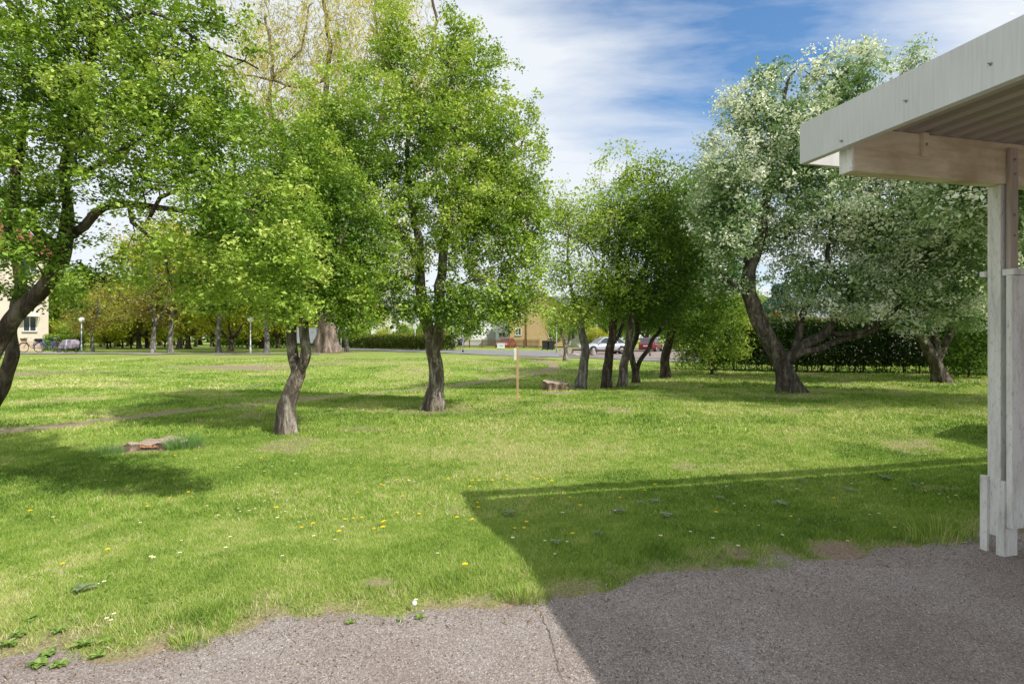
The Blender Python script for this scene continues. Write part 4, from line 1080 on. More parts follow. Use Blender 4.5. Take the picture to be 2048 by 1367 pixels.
hedge('beech_hedge', 'tall dark clipped hedge along the right side of the lawn, yellow young leaves on top', (8.9, 27.2, 0), (25, 19.8, 0), 1.1, 2.42, 90000, .062, M['leaf_hedge'], 5, .5)
hedge('clipped_hedge', 'low olive-green clipped hedge along the road behind the tall trunk', hit(688, 695.5), hit(905, 700.5), 1.6, 1.45, 16000, .12, M['leaf_olive'], 6, .2, tb=.45)
hedge('clipped_hedge', 'bushy green hedge far behind the willow trunk', at(440, 690, 72), at(690, 690, 66), 1.6, 2.6, 12000, .17, M['leaf_mid'], 7, .2, tb=.3)
hedge('clipped_hedge', 'small rounded hedge beside the parked bicycles', at(100, 690, 52), at(160, 690, 52), 1.6, 1.35, 4000, .12, M['leaf_mid'], 8, .2, tb=.5)
def hedge_end(): pass
rw = hit(640, 704.5)

# ------------------------------------------------------------------ willow
def willow():
    Y = 45.0
    tree('weeping_willow', 'huge pale yellow weeping willow towering behind the nearer green trees', 'tree',
         [(PL(Y, (656, 705), (656, 690), (655, 665), (654, 640), (655, 600), (660, 540), (665, 470), (670, 390), (690, 300)), .74, .28),
          (PL(Y, (660, 520), (620, 440), (590, 350), (560, 290), (540, 220), (545, 130), (530, 30)), .24, .08),
          (PL(Y, (668, 430), (720, 340), (760, 240), (770, 140), (750, 30), (760, -60)), .24, .08),
          (PL(Y, (690, 300), (650, 200), (660, 90), (640, -20), (600, -120)), .24, .08),
          (PL(Y, (590, 350), (540, 160 + 20), (600, 100), (620, 10)), .14, .06),
          (PL(Y, (760, 240), (840, 160), (870, 60), (860, -40)), .2, .08),
          (PL(Y, (690, 330), (800, 330), (900, 270), (980, 260), (1040, 300)), .2, .08),
          (PL(Y, (640, 165), (590, 175), (530, 155), (470, 150)), .12, .05)],
         [LB(600, 100, Y, 5.5, 4.2, 5), LB(760, 60, Y, 5.0, 3.8, 5), LB(540, 210, Y, 2.8, 2.6, 3), LB(640, 250, Y, 4.2, 3.2, 4), LB(560, -120, Y, 6, 4, 5, .6), LB(720, -100, Y, 6, 4, 5, .6), LB(880, 200, Y, 3.4, 4.4, 4), LB(960, 400, Y, 3.6, 4.4, 4), LB(1040, 400, Y, 1.6, 2.2, 2), LB(640, 480, Y, 4.2, 3.0, 4), LB(500, 70, Y, 2.2, 2.6, 2.5), LB(460, 130, Y, 1.2, 1.1, 1.5, .7), LB(780, 500, Y, 3, 3, 3, .8)],
         3600, 41, 'bark_willow', 'leaf_willow', None, leafn=30, leaf=.20, spray=.55, twig=.013, seg=.75, jit=.14, tintb=.45, up=.2, bare=.30, hang=2.2, elong=1.5, width=.28, droop=2.1, flute=.16, sides=20)
willow()

# ------------------------------------------------------------------ background trees, each kind built once then copied
def proto(seed, h, trunk_r, crown_z, cr, ch, bark, leafm, ntips, leafn, leaf, spray, lean=.4, fork=False, tintb=.5, bare=.05, **k):
    r = np.random.default_rng(seed)
    limbs = [([np.array((0, 0, -.1)), np.array((r.normal() * .05, 0, crown_z * .5)), np.array((lean * r.normal() * .4, lean * r.normal() * .3, crown_z)), np.array((lean * r.normal() * .8, lean * r.normal() * .5, crown_z + ch * .5)), np.array((lean * r.normal() * .6, 0, crown_z + ch * .85))], trunk_r, trunk_r * .25)]
    nb = 6 if fork else 4
    for i in range(nb):
        a = i / nb * 6.28 + r.random(); z0 = crown_z * (.75 if fork else .95) + (0 if fork else i * ch * .1)
        limbs.append(([np.array((0, 0, z0)), np.array((math.cos(a) * cr * .35, math.sin(a) * cr * .35, z0 + ch * .18)), np.array((math.cos(a) * cr * .7, math.sin(a) * cr * .7, z0 + ch * .42))], trunk_r * .5, trunk_r * .15))
    lobes = []
    for i in range(9):
        a = r.random() * 6.28; q = cr * r.uniform(.2, .7); zz = crown_z + ch * r.uniform(.15, .85)
        s = 1 - .5 * abs((zz - crown_z) / ch - .4)
        lobes.append((np.array((math.cos(a) * q * s, math.sin(a) * q * s, zz)), (cr * .45 * s, cr * .45 * s, ch * .2), 1))
    wood, lv = build_tree(limbs, lobes, ntips, seed, leafn=leafn, leaf=leaf, spray=spray, twig=.012, seg=.5, jit=.06, tintb=tintb, bare=bare, sides=10, **k)
    return npmesh('trunk', wood[0], wood[1], 4, None, [M[bark]], True), npmesh('crown', lv[0], lv[1], 4, lv[2], [M[leafm]])
PR = {
    'yel': proto(51, 9, .24, 1.45, 3.9, 7.0, 'bark_dark', 'leaf_yel', 420, 30, .23, .36, fork=True),
    'yel2': proto(52, 11, .20, 2.6, 3.4, 8.0, 'bark_birch', 'leaf_yel', 420, 30, .23, .36, tintb=.42),
    'green': proto(53, 10, .25, 2.0, 4.2, 8.0, 'bark_dark', 'leaf_mid', 440, 30, .25, .40, fork=True, tintb=.6),
    'bronze': proto(54, 8, .14, 1.55, 2.8, 5.6, 'bark_birch', 'leaf_bronze', 380, 28, .18, .30),
    'dark': proto(55, 11, .28, 2.0, 4.2, 9.0, 'bark_dark', 'leaf_deep', 440, 30, .26, .42, fork=True),
}
def bgtree(kind, px, py, Y, s, label, group, rz=None, name='park_tree', sz=None):
    if Y is None: p = hit(px, py)
    else:
        q = at(px, py, Y); p = gnd(q[0], q[1])
    t = thing(name, label, 'tree', p, random.random() * 6.28 if rz is None else rz, group)
    t.scale = (s, s, sz or s)
    part('trunk', PR[kind][0], t); part('crown', PR[kind][1], t)
    return t
GB = 'park trees beyond the far footpath'
bgtree('bronze', 186, 704.5, 50, .9, 'young bronze-leaved tree just right of the first globe lamp', GB)
bgtree('bronze', 306, 705.5, None, 1.30, 'large bronze-leaved tree with a grey trunk beyond the lawn', GB)
bgtree('yel2', 342, 705, None, 1.0, 'pale-barked tree just right of the large bronze-leaved tree', GB)
bgtree('yel', 278, 0, 60, .95, 'low dark-stemmed tree with many forks left of the large bronze-leaved tree', GB)
bgtree('yel', 294, 0, 66, .8, 'small forked tree close behind the large bronze-leaved tree', GB)
bgtree('yel2', 359, 0, 62, 1.2, 'thick straight trunk in the second row behind the pale-barked tree', GB)
bgtree('yel', 377, 0, 60, 1.0, 'yellow-green tree with a stout grey trunk in the second row', GB)
bgtree('yel2', 391, 0, 74, .9, 'thin trunk farthest back in the yellow-green row', GB)
bgtree('yel2', 437, 706.3, None, .95, 'slim birch-like trunk at the path left of the second globe lamp', GB)
bgtree('yel', 462, 0, 50, .85, 'bushy yellow-green tree with a dark rugged trunk', GB)
bgtree('yel', 425, 0, 72, 1.0, 'yellow-green tree partly hidden far behind the slim birch-like trunk', GB)
bgtree('yel', 498, 0, 58, .9, 'yellow-green tree directly behind the second globe lamp', GB)
bgtree('yel2', 533, 706.3, None, .95, 'slim pale trunk at the path between the second globe lamp and the notice board', GB)
bgtree('yel', 524, 0, 64, 1.0, 'darker leaning trunk behind the slim pale trunk', GB)
bgtree('yel', 556, 0, 62, .95, 'forked yellow-green tree left of the notice board', GB)
bgtree('yel2', 694, 703.5, None, .9, 'slim pale trunk just right of the willow trunk', GB)
GW = 'trees closing the background of the park'
bk = [('green', 128, 62, 1.0), ('yel', 105, 70, 1.1), ('yel', 160, 78, 1.2), ('green', 205, 84, 1.3), ('yel', 235, 74, 1.2), ('yel', 262, 95, 1.3), ('green', 320, 90, 1.3), ('yel', 345, 84, 1.4), ('green', 400, 95, 1.3), ('yel', 450, 88, 1.4), ('yel', 480, 92, 1.2),
      ('green', 510, 98, 1.4), ('yel', 560, 90, 1.3), ('green', 610, 96, 1.3), ('yel', 700, 92, 1.1), ('yel2', 735, 84, 1.0), ('green', 60, 90, 1.3), ('green', -60, 80, 1.4), ('dark', -200, 75, 1.4), ('green', 1225, 85, .9), ('dark', 1290, 80, .95), ('green', 1350, 72, 1.0), ('dark', 1420, 60, .75),
      ('green', 1485, 62, .8), ('green', 1560, 75, .6), ('dark', 2000, 60, .9), ('green', 2150, 55, 1.0), ('yel', 790, 100, .8), ('green', 850, 105, .7), ('green', 1180, 95, .9)]
lk = {'green': 'mid-green tree standing in the far background of the park', 'yel': 'yellow-green tree standing in the far background of the park', 'dark': 'dark green tree standing in the far background', 'yel2': 'pale-barked tree standing in the far background'}
for kd, px, Y, s in bk: bgtree(kd, px, 675, Y, s, lk[kd], GW, name='background_tree')
for px, Y, s in ((104, 64, .5), (123, 60, .42), (141, 66, .5), (150, 58, .35), (165, 70, .5), (183, 64, .42), (201, 72, .5), (221, 66, .42), (231, 70, .5), (255, 74, .55), (275, 80, .5), (299, 78, .5), (321, 82, .5), (345, 84, .45), (367, 88, .5), (215, 60, .4), (245, 66, .42), (262, 62, .35), (330, 70, .4), (720, 66, .33), (765, 70, .35), (800, 72, .35), (830, 74, .35)):
    bgtree('yel' if px % 2 else 'green', px, 675, Y, s, 'low rounded bush at the foot of the background trees', 'bushes below the background trees', name='bush')
PR['yel'][1]
b = bgtree('bronze', 893, 0, 62, .32, 'reddish low bush behind the small hedge by the picket fence', None, name='bush')
b = bgtree('yel', 1190, 0, 66, .38, 'yellow flowering bush behind the silver car', None, name='bush')
b = bgtree('green', 1108, 0, 70, .42, 'green garden tree in front of the yellow brick house', None, name='garden_tree')
b = bgtree('green', 927, 0, 74, .42, 'small garden tree in front of the white house', None, name='garden_tree')
# distant wood that reads as one mass
r = np.random.default_rng(77); n = 60000
ang = r.uniform(-1.05, 1.05, n); dist = r.uniform(150, 190, n); x = np.sin(ang) * dist; y = np.cos(ang) * dist
zt = (7.5 + 6 * fbm(ang * 40, dist * .03, 1, 3, 5.)) * r.random(n) ** .6
lv = leaves(np.stack([x, y, zt + .2], 1), 1.1, np.clip(.4 + .7 * (fbm(ang * 60, zt * .3, 1, 3, 8.) - .5) + r.normal(size=n) * .15, 0, 1), .5, .7, r)
single('distant_wood', npmesh('distant_wood', lv[0], lv[1], 4, lv[2], [M['leaf_mid']]), None, None, kind='stuff')
# conifer with blue-green needles seen through the whitebeam
p = gnd(*at(1562, 675, 38)[:2]); r = np.random.default_rng(5)
t = thing('blue_conifer', 'blue-green rounded conifer behind the hedge, seen through the whitebeam', 'tree', p)
part('trunk', (MB().tube([(0, 0, -.1), (0, 0, 2.5), (0, 0, 5)], [.14, .10, .03], 8), M['bark_dark']), t)
n = 9000; z = r.random(n) * 4.2; rad = (1.25 * (1 - (np.abs(z - 1.6) / 3.0) ** 2)).clip(.1) * r.random(n) ** .3 * (1 + .25 * np.sin(z * 5)); a = r.random(n) * 6.28
lv = leaves(np.stack([np.cos(a) * rad, np.sin(a) * rad, z + .8], 1), .16, r.random(n), .3, .35, r)
part('crown', npmesh('crown', lv[0], lv[1], 4, lv[2], [M['leaf_blue']]), t)

# ------------------------------------------------------------------ buildings
M['render_cream'] = simple('cream_render', (.62, .55, .47), .9, .1, .06, 2, .1)
M['plinth'] = simple('peach_plinth', (.55, .42, .32), .9, .1, .08, 2)
M['tile'] = simple('red_roof_tile', (.30, .12, .08), .8, .2, .25, 8, .2)
M['glass'] = simple('window_glass', (.03, .04, .05), .08, .9, .2, 2)
M['wframe'] = simple('white_window_frame', (.72, .72, .70), .5)
M['whitewall'] = simple('white_render', (.74, .75, .77), .9, .1, .05, 2)
M['greydoor'] = simple('grey_garage_door', (.33, .34, .36), .6)
m, nt, out = mat('yellow_brick')
b = N(nt, 'ShaderNodeTexBrick', Scale=1.0); b.inputs['Color1'].default_value = (.50, .36, .18, 1); b.inputs['Color2'].default_value = (.42, .29, .14, 1); b.inputs['Mortar'].default_value = (.40, .33, .24, 1)
b.inputs['Brick Width'].default_value = .26; b.inputs['Row Height'].default_value = .075; b.inputs['Mortar Size'].default_value = .008
tcx = N(nt, 'ShaderNodeTexCoord'); mp_ = N(nt, 'ShaderNodeMapping'); mp_.inputs['Rotation'].default_value = (R(90), 0, 0); L(nt, tcx.outputs['Object'], mp_.inputs[0]); L(nt, mp_.outputs[0], b.inputs['Vector'])
principled(nt, out, b.outputs['Color'], .9, .15); M['ybrick'] = m
M['violet'] = simple('violet_grey_metal', (.27, .27, .32), .5, .4, .06, 2)
M['roofdark'] = simple('dark_roof_tile', (.07, .065, .065), .85, .2, .2, 6)
def window(parent, x, y, z, w, h, fr='wframe', awn=False, sill=True):
    f = .07
    mb = MB().box(x - w / 2, x + w / 2, y - .05, y - .001, z, z + f).box(x - w / 2, x + w / 2, y - .05, y - .001, z + h - f, z + h)
    mb.box(x - w / 2, x - w / 2 + f, y - .05, y - .001, z + f, z + h - f).box(x + w / 2 - f, x + w / 2, y - .05, y - .001, z + f, z + h - f).box(x - .03, x + .03, y - .05, y - .001, z + f, z + h - f)
    o = part('window', (mb, M[fr]), parent)
    part('pane', (MB().box(x - w / 2 + f, x + w / 2 - f, y - .022, y - .002, z + f, z + h - f), M['glass']), o)
    if sill: part('sill', (MB().box(x - w / 2 - .06, x + w / 2 + .06, y - .14, y - .051, z - .07, z - .01), M['greydoor']), o)
    if awn:
        part('awning', (MB().add([(x - w * .7, y - .02, z + h + .35), (x + w * .7, y - .02, z + h + .35), (x + w * .7, y - 1.0, z + h - .02), (x - w * .7, y - 1.0, z + h - .02)], [(0, 1, 2, 3)]).tube([(x + w * .7, y, z + h - .3), (x + w * .7, y - 1.0, z + h - .02)], .02, 5), M['render_cream']), o)
    return o
# apartment block at the far left: right corner at px 97
c = at(97, 675, 52); bz = float(terr(c[0], c[1]))
ab = thing('apartment_block', 'cream rendered apartment block with red tiled roof behind the leaning trunk at far left', 'building', (c[0], c[1], bz), R(41))
part('wall', (MB().box(-22, 0, 0, 11, .9, 8.6), M['render_cream']), ab)
part('plinth', (MB().box(-22.05, .05, -.05, 11.05, -.2, .897), M['plinth']), ab)
part('roof', (MB().prism([(-22.5, 8.603), (.5, 8.603), (.5, 8.75), (-3.5, 12.6), (-18.5, 12.6), (-22.5, 8.75)], -.6, 11.6), M['tile']), ab)
for fl in range(3):
    for i in range(6):
        window(ab, -1.3 - 3.4 * i, 0, 1.75 + 2.65 * fl, .95, 1.35, awn=True)
# yellow brick house
c = at(1020, 675, 84)
yh = thing('brick_house', 'yellow brick house with brown downpipe behind the road', 'house', (c[0], c[1], float(terr(c[0], c[1]))), R(-3))
part('wall', (MB().prism([(0, 0), (8.2, 0), (8.2, 5.6), (4.1, 8.2), (0, 5.6)], 0, 9), M['ybrick']), yh)
part('roof', (MB().add([(-.4, -.5, 5.45), (4.1, -.5, 8.3), (8.6, -.5, 5.45), (-.4, 9.5, 5.45), (4.1, 9.5, 8.3), (8.6, 9.5, 5.45)], [(0, 1, 4, 3), (1, 2, 5, 4)]), M['roofdark']), yh)
part('downpipe', (MB().tube([(2.35, -.08, 0), (2.35, -.08, 5.6)], .07, 6).tube([(-.3, -.08, 5.5), (-.05, -.08, 0)], .05, 6), simple('brown_pipe', (.10, .045, .025), .5)), yh)
window(yh, 1.2, 0, 1.6, .9, 1.1); window(yh, 6.2, 0, 1.2, 1.2, 1.3); window(yh, 1.2, 0, 4.2, 1.0, 1.1); window(yh, 6.2, 0, 4.2, 1.0, 1.1)
# white house with garage
c = at(905, 675, 88)
wh = thing('white_house', 'white rendered house with grey garage door left of the yellow brick house', 'house', (c[0], c[1], float(terr(c[0], c[1]))), R(2))
part('wall', (MB().prism([(0, 0), (8.6, 0), (8.6, 3.6), (4.3, 6.4), (0, 3.6)], 0, 9), M['whitewall']), wh)
part('roof', (MB().add([(-.4, -.5, 3.5), (4.3, -.5, 6.55), (9.0, -.5, 3.5), (-.4, 9.5, 3.5), (4.3, 9.5, 6.55), (9.0, 9.5, 3.5)], [(0, 1, 4, 3), (1, 2, 5, 4)]), M['roofdark']), wh)
gd = part('garage_door', (MB().box(5.3, 6.6, -.06, -.002, 0, 2.2), M['greydoor']), wh)
part('handle', (MB().box(5.9, 6.05, -.09, -.061, 1.0, 1.04), M['galv']), gd)
window(wh, 7.6, 0, 1.3, 1.1, .7); window(wh, 2.2, 0, 1.2, 1.4, 1.2); window(wh, 4.3, 0, 3.9, 1.2, 1.0)
# pale house between
c = at(1090, 675, 98)
ph = thing('pale_house', 'pale two-storey house showing between the branches right of the yellow brick house', 'house', (c[0], c[1], float(terr(c[0], c[1]))), R(-2))
part('wall', (MB().box(0, 9, 0, 8, 0, 6.2), M['whitewall']), ph)
part('roof', (MB().prism([(-.4, 6.203), (9.4, 6.203), (7.5, 8.2), (1.5, 8.2)], -.4, 8.4), M['violet']), ph)
for i in range(3): window(ph, 1.5 + 3 * i, 0, 4.0, 1.2, 1.2); window(ph, 1.5 + 3 * i, 0, 1.2, 1.2, 1.3)
c = at(742, 675, 96)
ph = thing('row_house', 'whitish house front glimpsed behind the low olive hedge', 'house', (c[0], c[1], float(terr(c[0], c[1]))), R(3))
part('wall', (MB().box(0, 11, 0, 8, 0, 5.4), M['whitewall']), ph)
part('roof', (MB().prism([(-.4, 5.403), (11.4, 5.403), (9.5, 7.3), (1.5, 7.3)], -.4, 8.4), M['violet']), ph)
for i in range(4): window(ph, 1.4 + 2.7 * i, 0, 3.4, 1.2, 1.2); window(ph, 1.4 + 2.7 * i, 0, 1.0, 1.2, 1.2)
# long low building behind the hedge
c = at(1612, 675, 37)
lb = thing('low_building', 'long low building with grey-violet ribbed metal roof behind the hedge', 'building', (c[0], c[1], 0), R(-6))
part('wall', (MB().box(0, 22, 0, 9, 0, 2.75), simple('pale_wall', (.52, .49, .47), .9, .1, .06)), lb)
mb = MB(); x = -.4
while x < 22.4:
    for (ya, za, yb, zb) in ((-.5, 2.72, 4.5, 4.85), (4.5, 4.85, 9.5, 2.72)):
        mb.add([(x, ya, za), (x, yb, zb), (x + .26, yb, zb), (x + .26, ya, za)], [(0, 1, 2, 3)])
        mb.add([(x + .26, ya, za), (x + .26, yb, zb), (x + .29, yb, zb + .05), (x + .29, ya, za + .05)], [(0, 1, 2, 3)])
        mb.add([(x + .29, ya, za + .05), (x + .29, yb, zb + .05), (x + .32, yb, zb), (x + .32, ya, za)], [(0, 1, 2, 3)])
    x += .32
part('roof', (mb, M['violet']), lb)
part('eaves_board', (MB().box(-.42, 22.5, -.56, -.52, 2.60, 2.74), M['roofdark']), lb)

# ------------------------------------------------------------------ picket fence and roadside things
m_pk = simple('brown_picket', (.26, .16, .11), .85, .1, .3, 9)
a = at(914, 675, 70); b = at(1078, 675, 62)
pf = thing('picket_fence', 'brown wooden picket fence along the far side of the road', 'fence', gnd(a[0], a[1]))
v = Vector((b[0] - a[0], b[1] - a[1], 0)); n = int(v.length / .165); mb = MB()
for i in range(n):
    q = v * (i / n); w = v.normalized() * .045
    h = .95
    mb.add([(q.x - w.x, q.y - w.y, 0), (q.x + w.x, q.y + w.y, 0), (q.x + w.x, q.y + w.y, h), (q.x, q.y, h + .07), (q.x - w.x, q.y - w.y, h)], [(0, 1, 2, 3, 4)])
part('pickets', (mb, m_pk), pf)
for zz in (.25, .75): part('rail', (MB().tube([(0, .03, zz), (v.x, v.y + .03, zz)], .03, 4), m_pk), pf)
for i in range(7):
    q = v * (i / 6); part('post', (MB().box(q.x - .06, q.x + .06, q.y + .05, q.y + .15, 0, 1.05), m_pk), pf)
p = gnd(*at(1002, 675, 60)[:2])
cb_ = thing('utility_cabinet', 'light grey electrical cabinet in front of the picket fence', 'cabinet', p)
m_cab = simple('cabinet_grey', (.62, .64, .64), .5)
part('housing', (MB().box(-.40, .40, -.17, .17, .06, .62).box(-.42, .42, -.19, .19, .6205, .66), m_cab), cb_, bevel=.01)
part('base', (MB().box(-.38, .38, -.15, .15, -.1, .0595), simple('cabinet_base', (.12, .12, .12), .8)), cb_)
part('door_label', (MB().box(-.15, .2, -.1735, -.1705, .32, .45), simple('cabinet_plate', (.25, .4, .55), .4)), cb_)
for i, (px, lab) in enumerate(((1090, 'black wheeled bin beside the yellow brick house, nearer the picket fence'), (1101, 'black wheeled bin, the right one of the pair by the yellow brick house'))):
    q = at(px, 675, 64); t = thing('wheeled_bin', lab, 'bin', gnd(q[0], q[1]), .2, 'wheeled bins by the house')
    md = simple('bin_black', (.025, .027, .03), .5)
    part('body', (MB().add([(-.24, -.24, .08), (.24, -.24, .08), (.24, .24, .08), (-.24, .24, .08), (-.29, -.32, .98), (.29, -.32, .98), (.29, .30, .98), (-.29, .30, .98)], [(0, 3, 2, 1), (4, 5, 6, 7), (0, 1, 5, 4), (1, 2, 6, 5), (2, 3, 7, 6), (3, 0, 4, 7)]), md), t, bevel=.015)
    part('lid', (MB().prism([(-.31, .985), (.31, .985), (.29, 1.06), (-.29, 1.06)], -.36, .32), md), t, bevel=.01)
    for s in (-1, 1): part('wheel', (MB().tube([(s * .25, .28, .10), (s * .30, .28, .10)], .10, 12), md), t)
m_pole = simple('galvanised_pole', (.50, .54, .55), .45, .4, .1)
def pole(name, label, p, h, r_=.035, cat='post', extra=None):
    t = thing(name, label, cat, p)
    part('pole', (MB().tube([(0, 0, -.05), (0, 0, h)], r_, 8), m_pole), t)
    return t
t = pole('road_sign', 'thin grey pole with a small bin by the road left of the white house', hit(926, 704.5), 3.2, .04, 'sign')
part('litter_bin', (MB().tube([(-.22, 0, .55), (-.22, 0, 1.05)], .16, 10), simple('bin_green_black', (.03, .035, .035), .6)), t)
part('pole_foot', (MB().tube([(0, 0, 0), (0, 0, .18)], .07, 8), M['dark']), t)
t = pole('road_sign', 'grey pole standing at the road beside the sapling', hit(1113, 706), 3.4, .05, 'sign')
t = pole('road_sign', 'grey pole with a small plate in front of the low olive hedge', hit(830, 699.5), 2.6, .05, 'sign')
part('sign_plate', (MB().box(-.18, .18, -.06, -.052, 2.0, 2.35), M['wframe']), t)
t = pole('road_sign', 'short grey post with a white plate just right of the willow trunk', hit(682, 699), 2.0, .05, 'sign')
part('sign_plate', (MB().box(-.5, .5, -.06, -.052, 1.75, 2.15), M['wframe']), t)
# globe lamps
m_globe = simple('opal_globe', (.85, .84, .80), .35, .5, .03)
for px, py, h, lab in ((163, 703.2, 2.55, 'park lamp with a white globe near the bicycle trailer'), (501, 707.5, 2.45, 'park lamp with a globe half hidden by yellow-green leaves'), (310, 702.5, 2.6, 'park lamp pole hard against the trunk of the large bronze-leaved tree')):
    p = hit(px, py); k = (p.y / 45)
    t = thing('globe_lamp', lab, 'lamp', p, 0, 'globe lamps along the footpath')
    part('pole', (MB().tube([(0, 0, -.05), (0, 0, .5), (0, 0, .52), (0, 0, h - .2)], [.06, .06, .042, .038], 10), m_pole), t)
    part('collar', (MB().tube([(0, 0, h - .2), (0, 0, h - .12)], .08, 10), m_pole), t)
    part('globe', (MB().sphere((0, 0, h + .05), .205, 20, 12), m_globe), t)
# notice board between two posts
p = hit(588, 705.5)
nb = thing('notice_board', 'two-legged grey notice board behind the forked trunk', 'sign', p)
for x in (-.64, .64 + 1.0): part('leg', (MB().box(x + .6 - .05, x + .6 + .05, -.05, .05, -.05, 2.0), m_pole), nb)
part('board', (MB().box(.02, 2.13, -.03, .03, .75, 1.95), simple('grey_board', (.30, .33, .37), .5)), nb)

# log barrier + boulder in front of the silver car
a = hit(1145, 709); b = hit(1300, 712.5)
m_log = simple('grey_log', (.16, .12, .10), .9, .1, .3, 8)
lg = thing('log_barrier', 'low weathered log rail edging the parking bay', 'barrier', gnd(a.x, a.y))
w = b - a
part('rail', (MB().tube([(0, 0, .42), tuple(w * .5 + Vector((0, 0, .40))), (w.x, w.y, .42)], .07, 8), m_log), lg)
for i in range(5):
    q = w * (i / 4); part('support', (MB().tube([(q.x, q.y + .0, -.05), (q.x, q.y, .345)], .08, 7), m_log), lg)
def rock(label, p, r3, seed):
    mb = MB().sphere((0, 0, 0), 1, 16, 10)
    rr = random.Random(seed)
    for v in mb.v:
        f = 1 + .18 * math.sin(v.x * 4 + seed) * math.sin(v.y * 3.3 + v.z * 4) + .08 * math.sin(v.z * 9 + v.x * 7)
        v.x *= r3[0] * f; v.y *= r3[1] * f; v.z = v.z * r3[2] * f + r3[2] * .6
    single('boulder', (mb, simple('boulder_stone', (.36, .32, .29), .9, .1, .25, 4, .4)), label, 'rock', p)
rock('pale upright boulder in front of the silver car', hit(1187, 711.5), (.20, .2, .32), 2)
rock('flat mossy boulder on the verge left of the silver car', hit(1150, 711), (.45, .3, .12), 5)

# ------------------------------------------------------------------ cars
M['tyre'] = simple('tyre_rubber', (.02, .02, .02), .85)
M['rim'] = simple('alloy_rim', (.45, .46, .48), .3, .6, .05, 5, 0, .6)
def carpaint(name, c):
    m, nt, out = mat(name); p = principled(nt, out, c, .32, .5, None, .25); p.inputs['Coat Weight'].default_value = .8; p.inputs['Coat Roughness'].default_value = .06
    return m
def car(label, p, rz, paint, length=4.25, wid=1.74, hgt=1.46, wagon=False, group=None, cat='car'):
    t = thing('parked_car', label, cat, p, rz, group)
    Lh = length / 2; hw = wid / 2
    # stations along x (front at -x): x, z_bottom, z_shoulder, halfwidth
    st = [(-Lh, .34, .58, .60), (-Lh + .10, .24, .68, .74), (-Lh + .45, .20, .78, .83), (-Lh + 1.15, .19, .90, .86), (-.35, .19, .94, .87), (.6, .19, .95, .87), (Lh - .55, .20, .96, .85), (Lh - .12, .24, .92, .78), (Lh, .36, .78, .66)]
    ring = [(0, 0), (.80, 0), (.97, .12), (1.0, .45), (.985, .70), (.90, .93), (.70, 1.0), (0, 1.02)]
    V = []; Fx = []
    full = [(w, z) for w, z in ring] + [(-w, z) for w, z in ring[-2:0:-1]]
    nr_ = len(full)
    for (x, zb, zs, w) in st:
        for (a, b) in full: V.append((x, a * w * hw / .87, zb + b * (zs - zb)))
    for i in range(len(st) - 1):
        for k in range(nr_): Fx.append((i * nr_ + k, (i + 1) * nr_ + k, (i + 1) * nr_ + (k + 1) % nr_, i * nr_ + (k + 1) % nr_))
    Fx.append(tuple(range(nr_))); Fx.append(tuple((len(st) - 1) * nr_ + k for k in range(nr_))[::-1])
    body = MB().add(V, Fx, None, True)
    part('body', (body, paint), t)
    # cabin
    xb0, xt0, xt1, xb1 = -Lh + 1.15, -Lh + 1.95, Lh - (.55 if wagon else .95), Lh - .22
    zb, ztp = .90, hgt
    def cab(x0, x1, x2, x3, z0, z1, wb, wt):
        return [(x0, -wb, z0), (x3, -wb, z0), (x3, wb, z0), (x0, wb, z0), (x1, -wt, z1), (x2, -wt, z1), (x2, wt, z1), (x1, wt, z1)]
    q = [(0, 3, 2, 1), (4, 5, 6, 7), (0, 1, 5, 4), (1, 2, 6, 5), (2, 3, 7, 6), (3, 0, 4, 7)]
    wb, wt = hw * .91, hw * .70
    cabin = part('cabin', (MB().add(cab(xb0, xt0, xt1, xb1, zb, ztp, wb, wt), q), paint), t, bevel=.06)
    # windows laid just proud of the cabin
    def lerp(a, b, u): return a + (b - a) * u
    u0, u1 = .10, .88
    def wedge(fa, fb):     # side glass between fractions of cabin length
        pts = []
        for s in (-1, 1):
            P = []
            for f, u in ((fa, u0), (fb, u0), (fb, u1), (fa, u1)):
                xa = lerp(xb0, xt0, u); xc = lerp(xb1, xt1, u)
                P.append((lerp(xa + .10, xc - .10, f), s * (lerp(wb, wt, u) + .012), lerp(zb, ztp, u)))
            pts.append(P)
        return pts
    for fa, fb in ((0, .36), (.39, .70), (.73, 1)):
        for P in wedge(fa, fb): part('side_window', (MB().add(P, [(0, 1, 2, 3)]), M['glass']), t)
    for (xb, xt, sg, nm) in ((xb0, xt0, -1, 'windscreen'), (xb1, xt1, 1, 'rear_window')):
        P = [(lerp(xb, xt, u) + sg * .015, s * (lerp(wb, wt, u) - .10), lerp(zb, ztp, u)) for u, s in ((.08, -1), (.08, 1), (.90, 1), (.90, -1))]
        part(nm, (MB().add(P, [(0, 1, 2, 3)]), M['glass']), t)
    wx = (-Lh + .82, Lh - .80)
    for x in wx:
        for s in (-1, 1):
            w_ = part('wheel', (MB().tube([(x, s * (hw - .20), .31), (x, s * (hw + .005), .31)], .31, 24), M['tyre']), t)
            mb = MB().tube([(x, s * (hw + .004), .31), (x, s * (hw + .016), .31)], [.20, .17], 20)
            part('rim', (mb, M['rim']), w_)
            part('wheel_arch', (MB().tube([(x, s * (hw - .22), .335), (x, s * (hw - .015), .335)], .37, 24), M['dark']), t)
    lampw = simple('headlamp', (.75, .77, .78), .15, .8); lampr = simple('tail_lamp', (.35, .02, .02), .25, .7)
    for s in (-1, 1):
        part('headlight', (MB().sphere((-Lh + .13, s * hw * .66, .63), (.11, .17, .075), 12, 8), lampw), t)
        part('tail_light', (MB().sphere((Lh - .11, s * hw * .76, .80), (.07, .11, .13), 12, 8), lampr), t)
        part('mirror', (MB().sphere((xb0 + .28, s * (hw + .08), .98), (.06, .10, .06), 10, 6), paint), t)
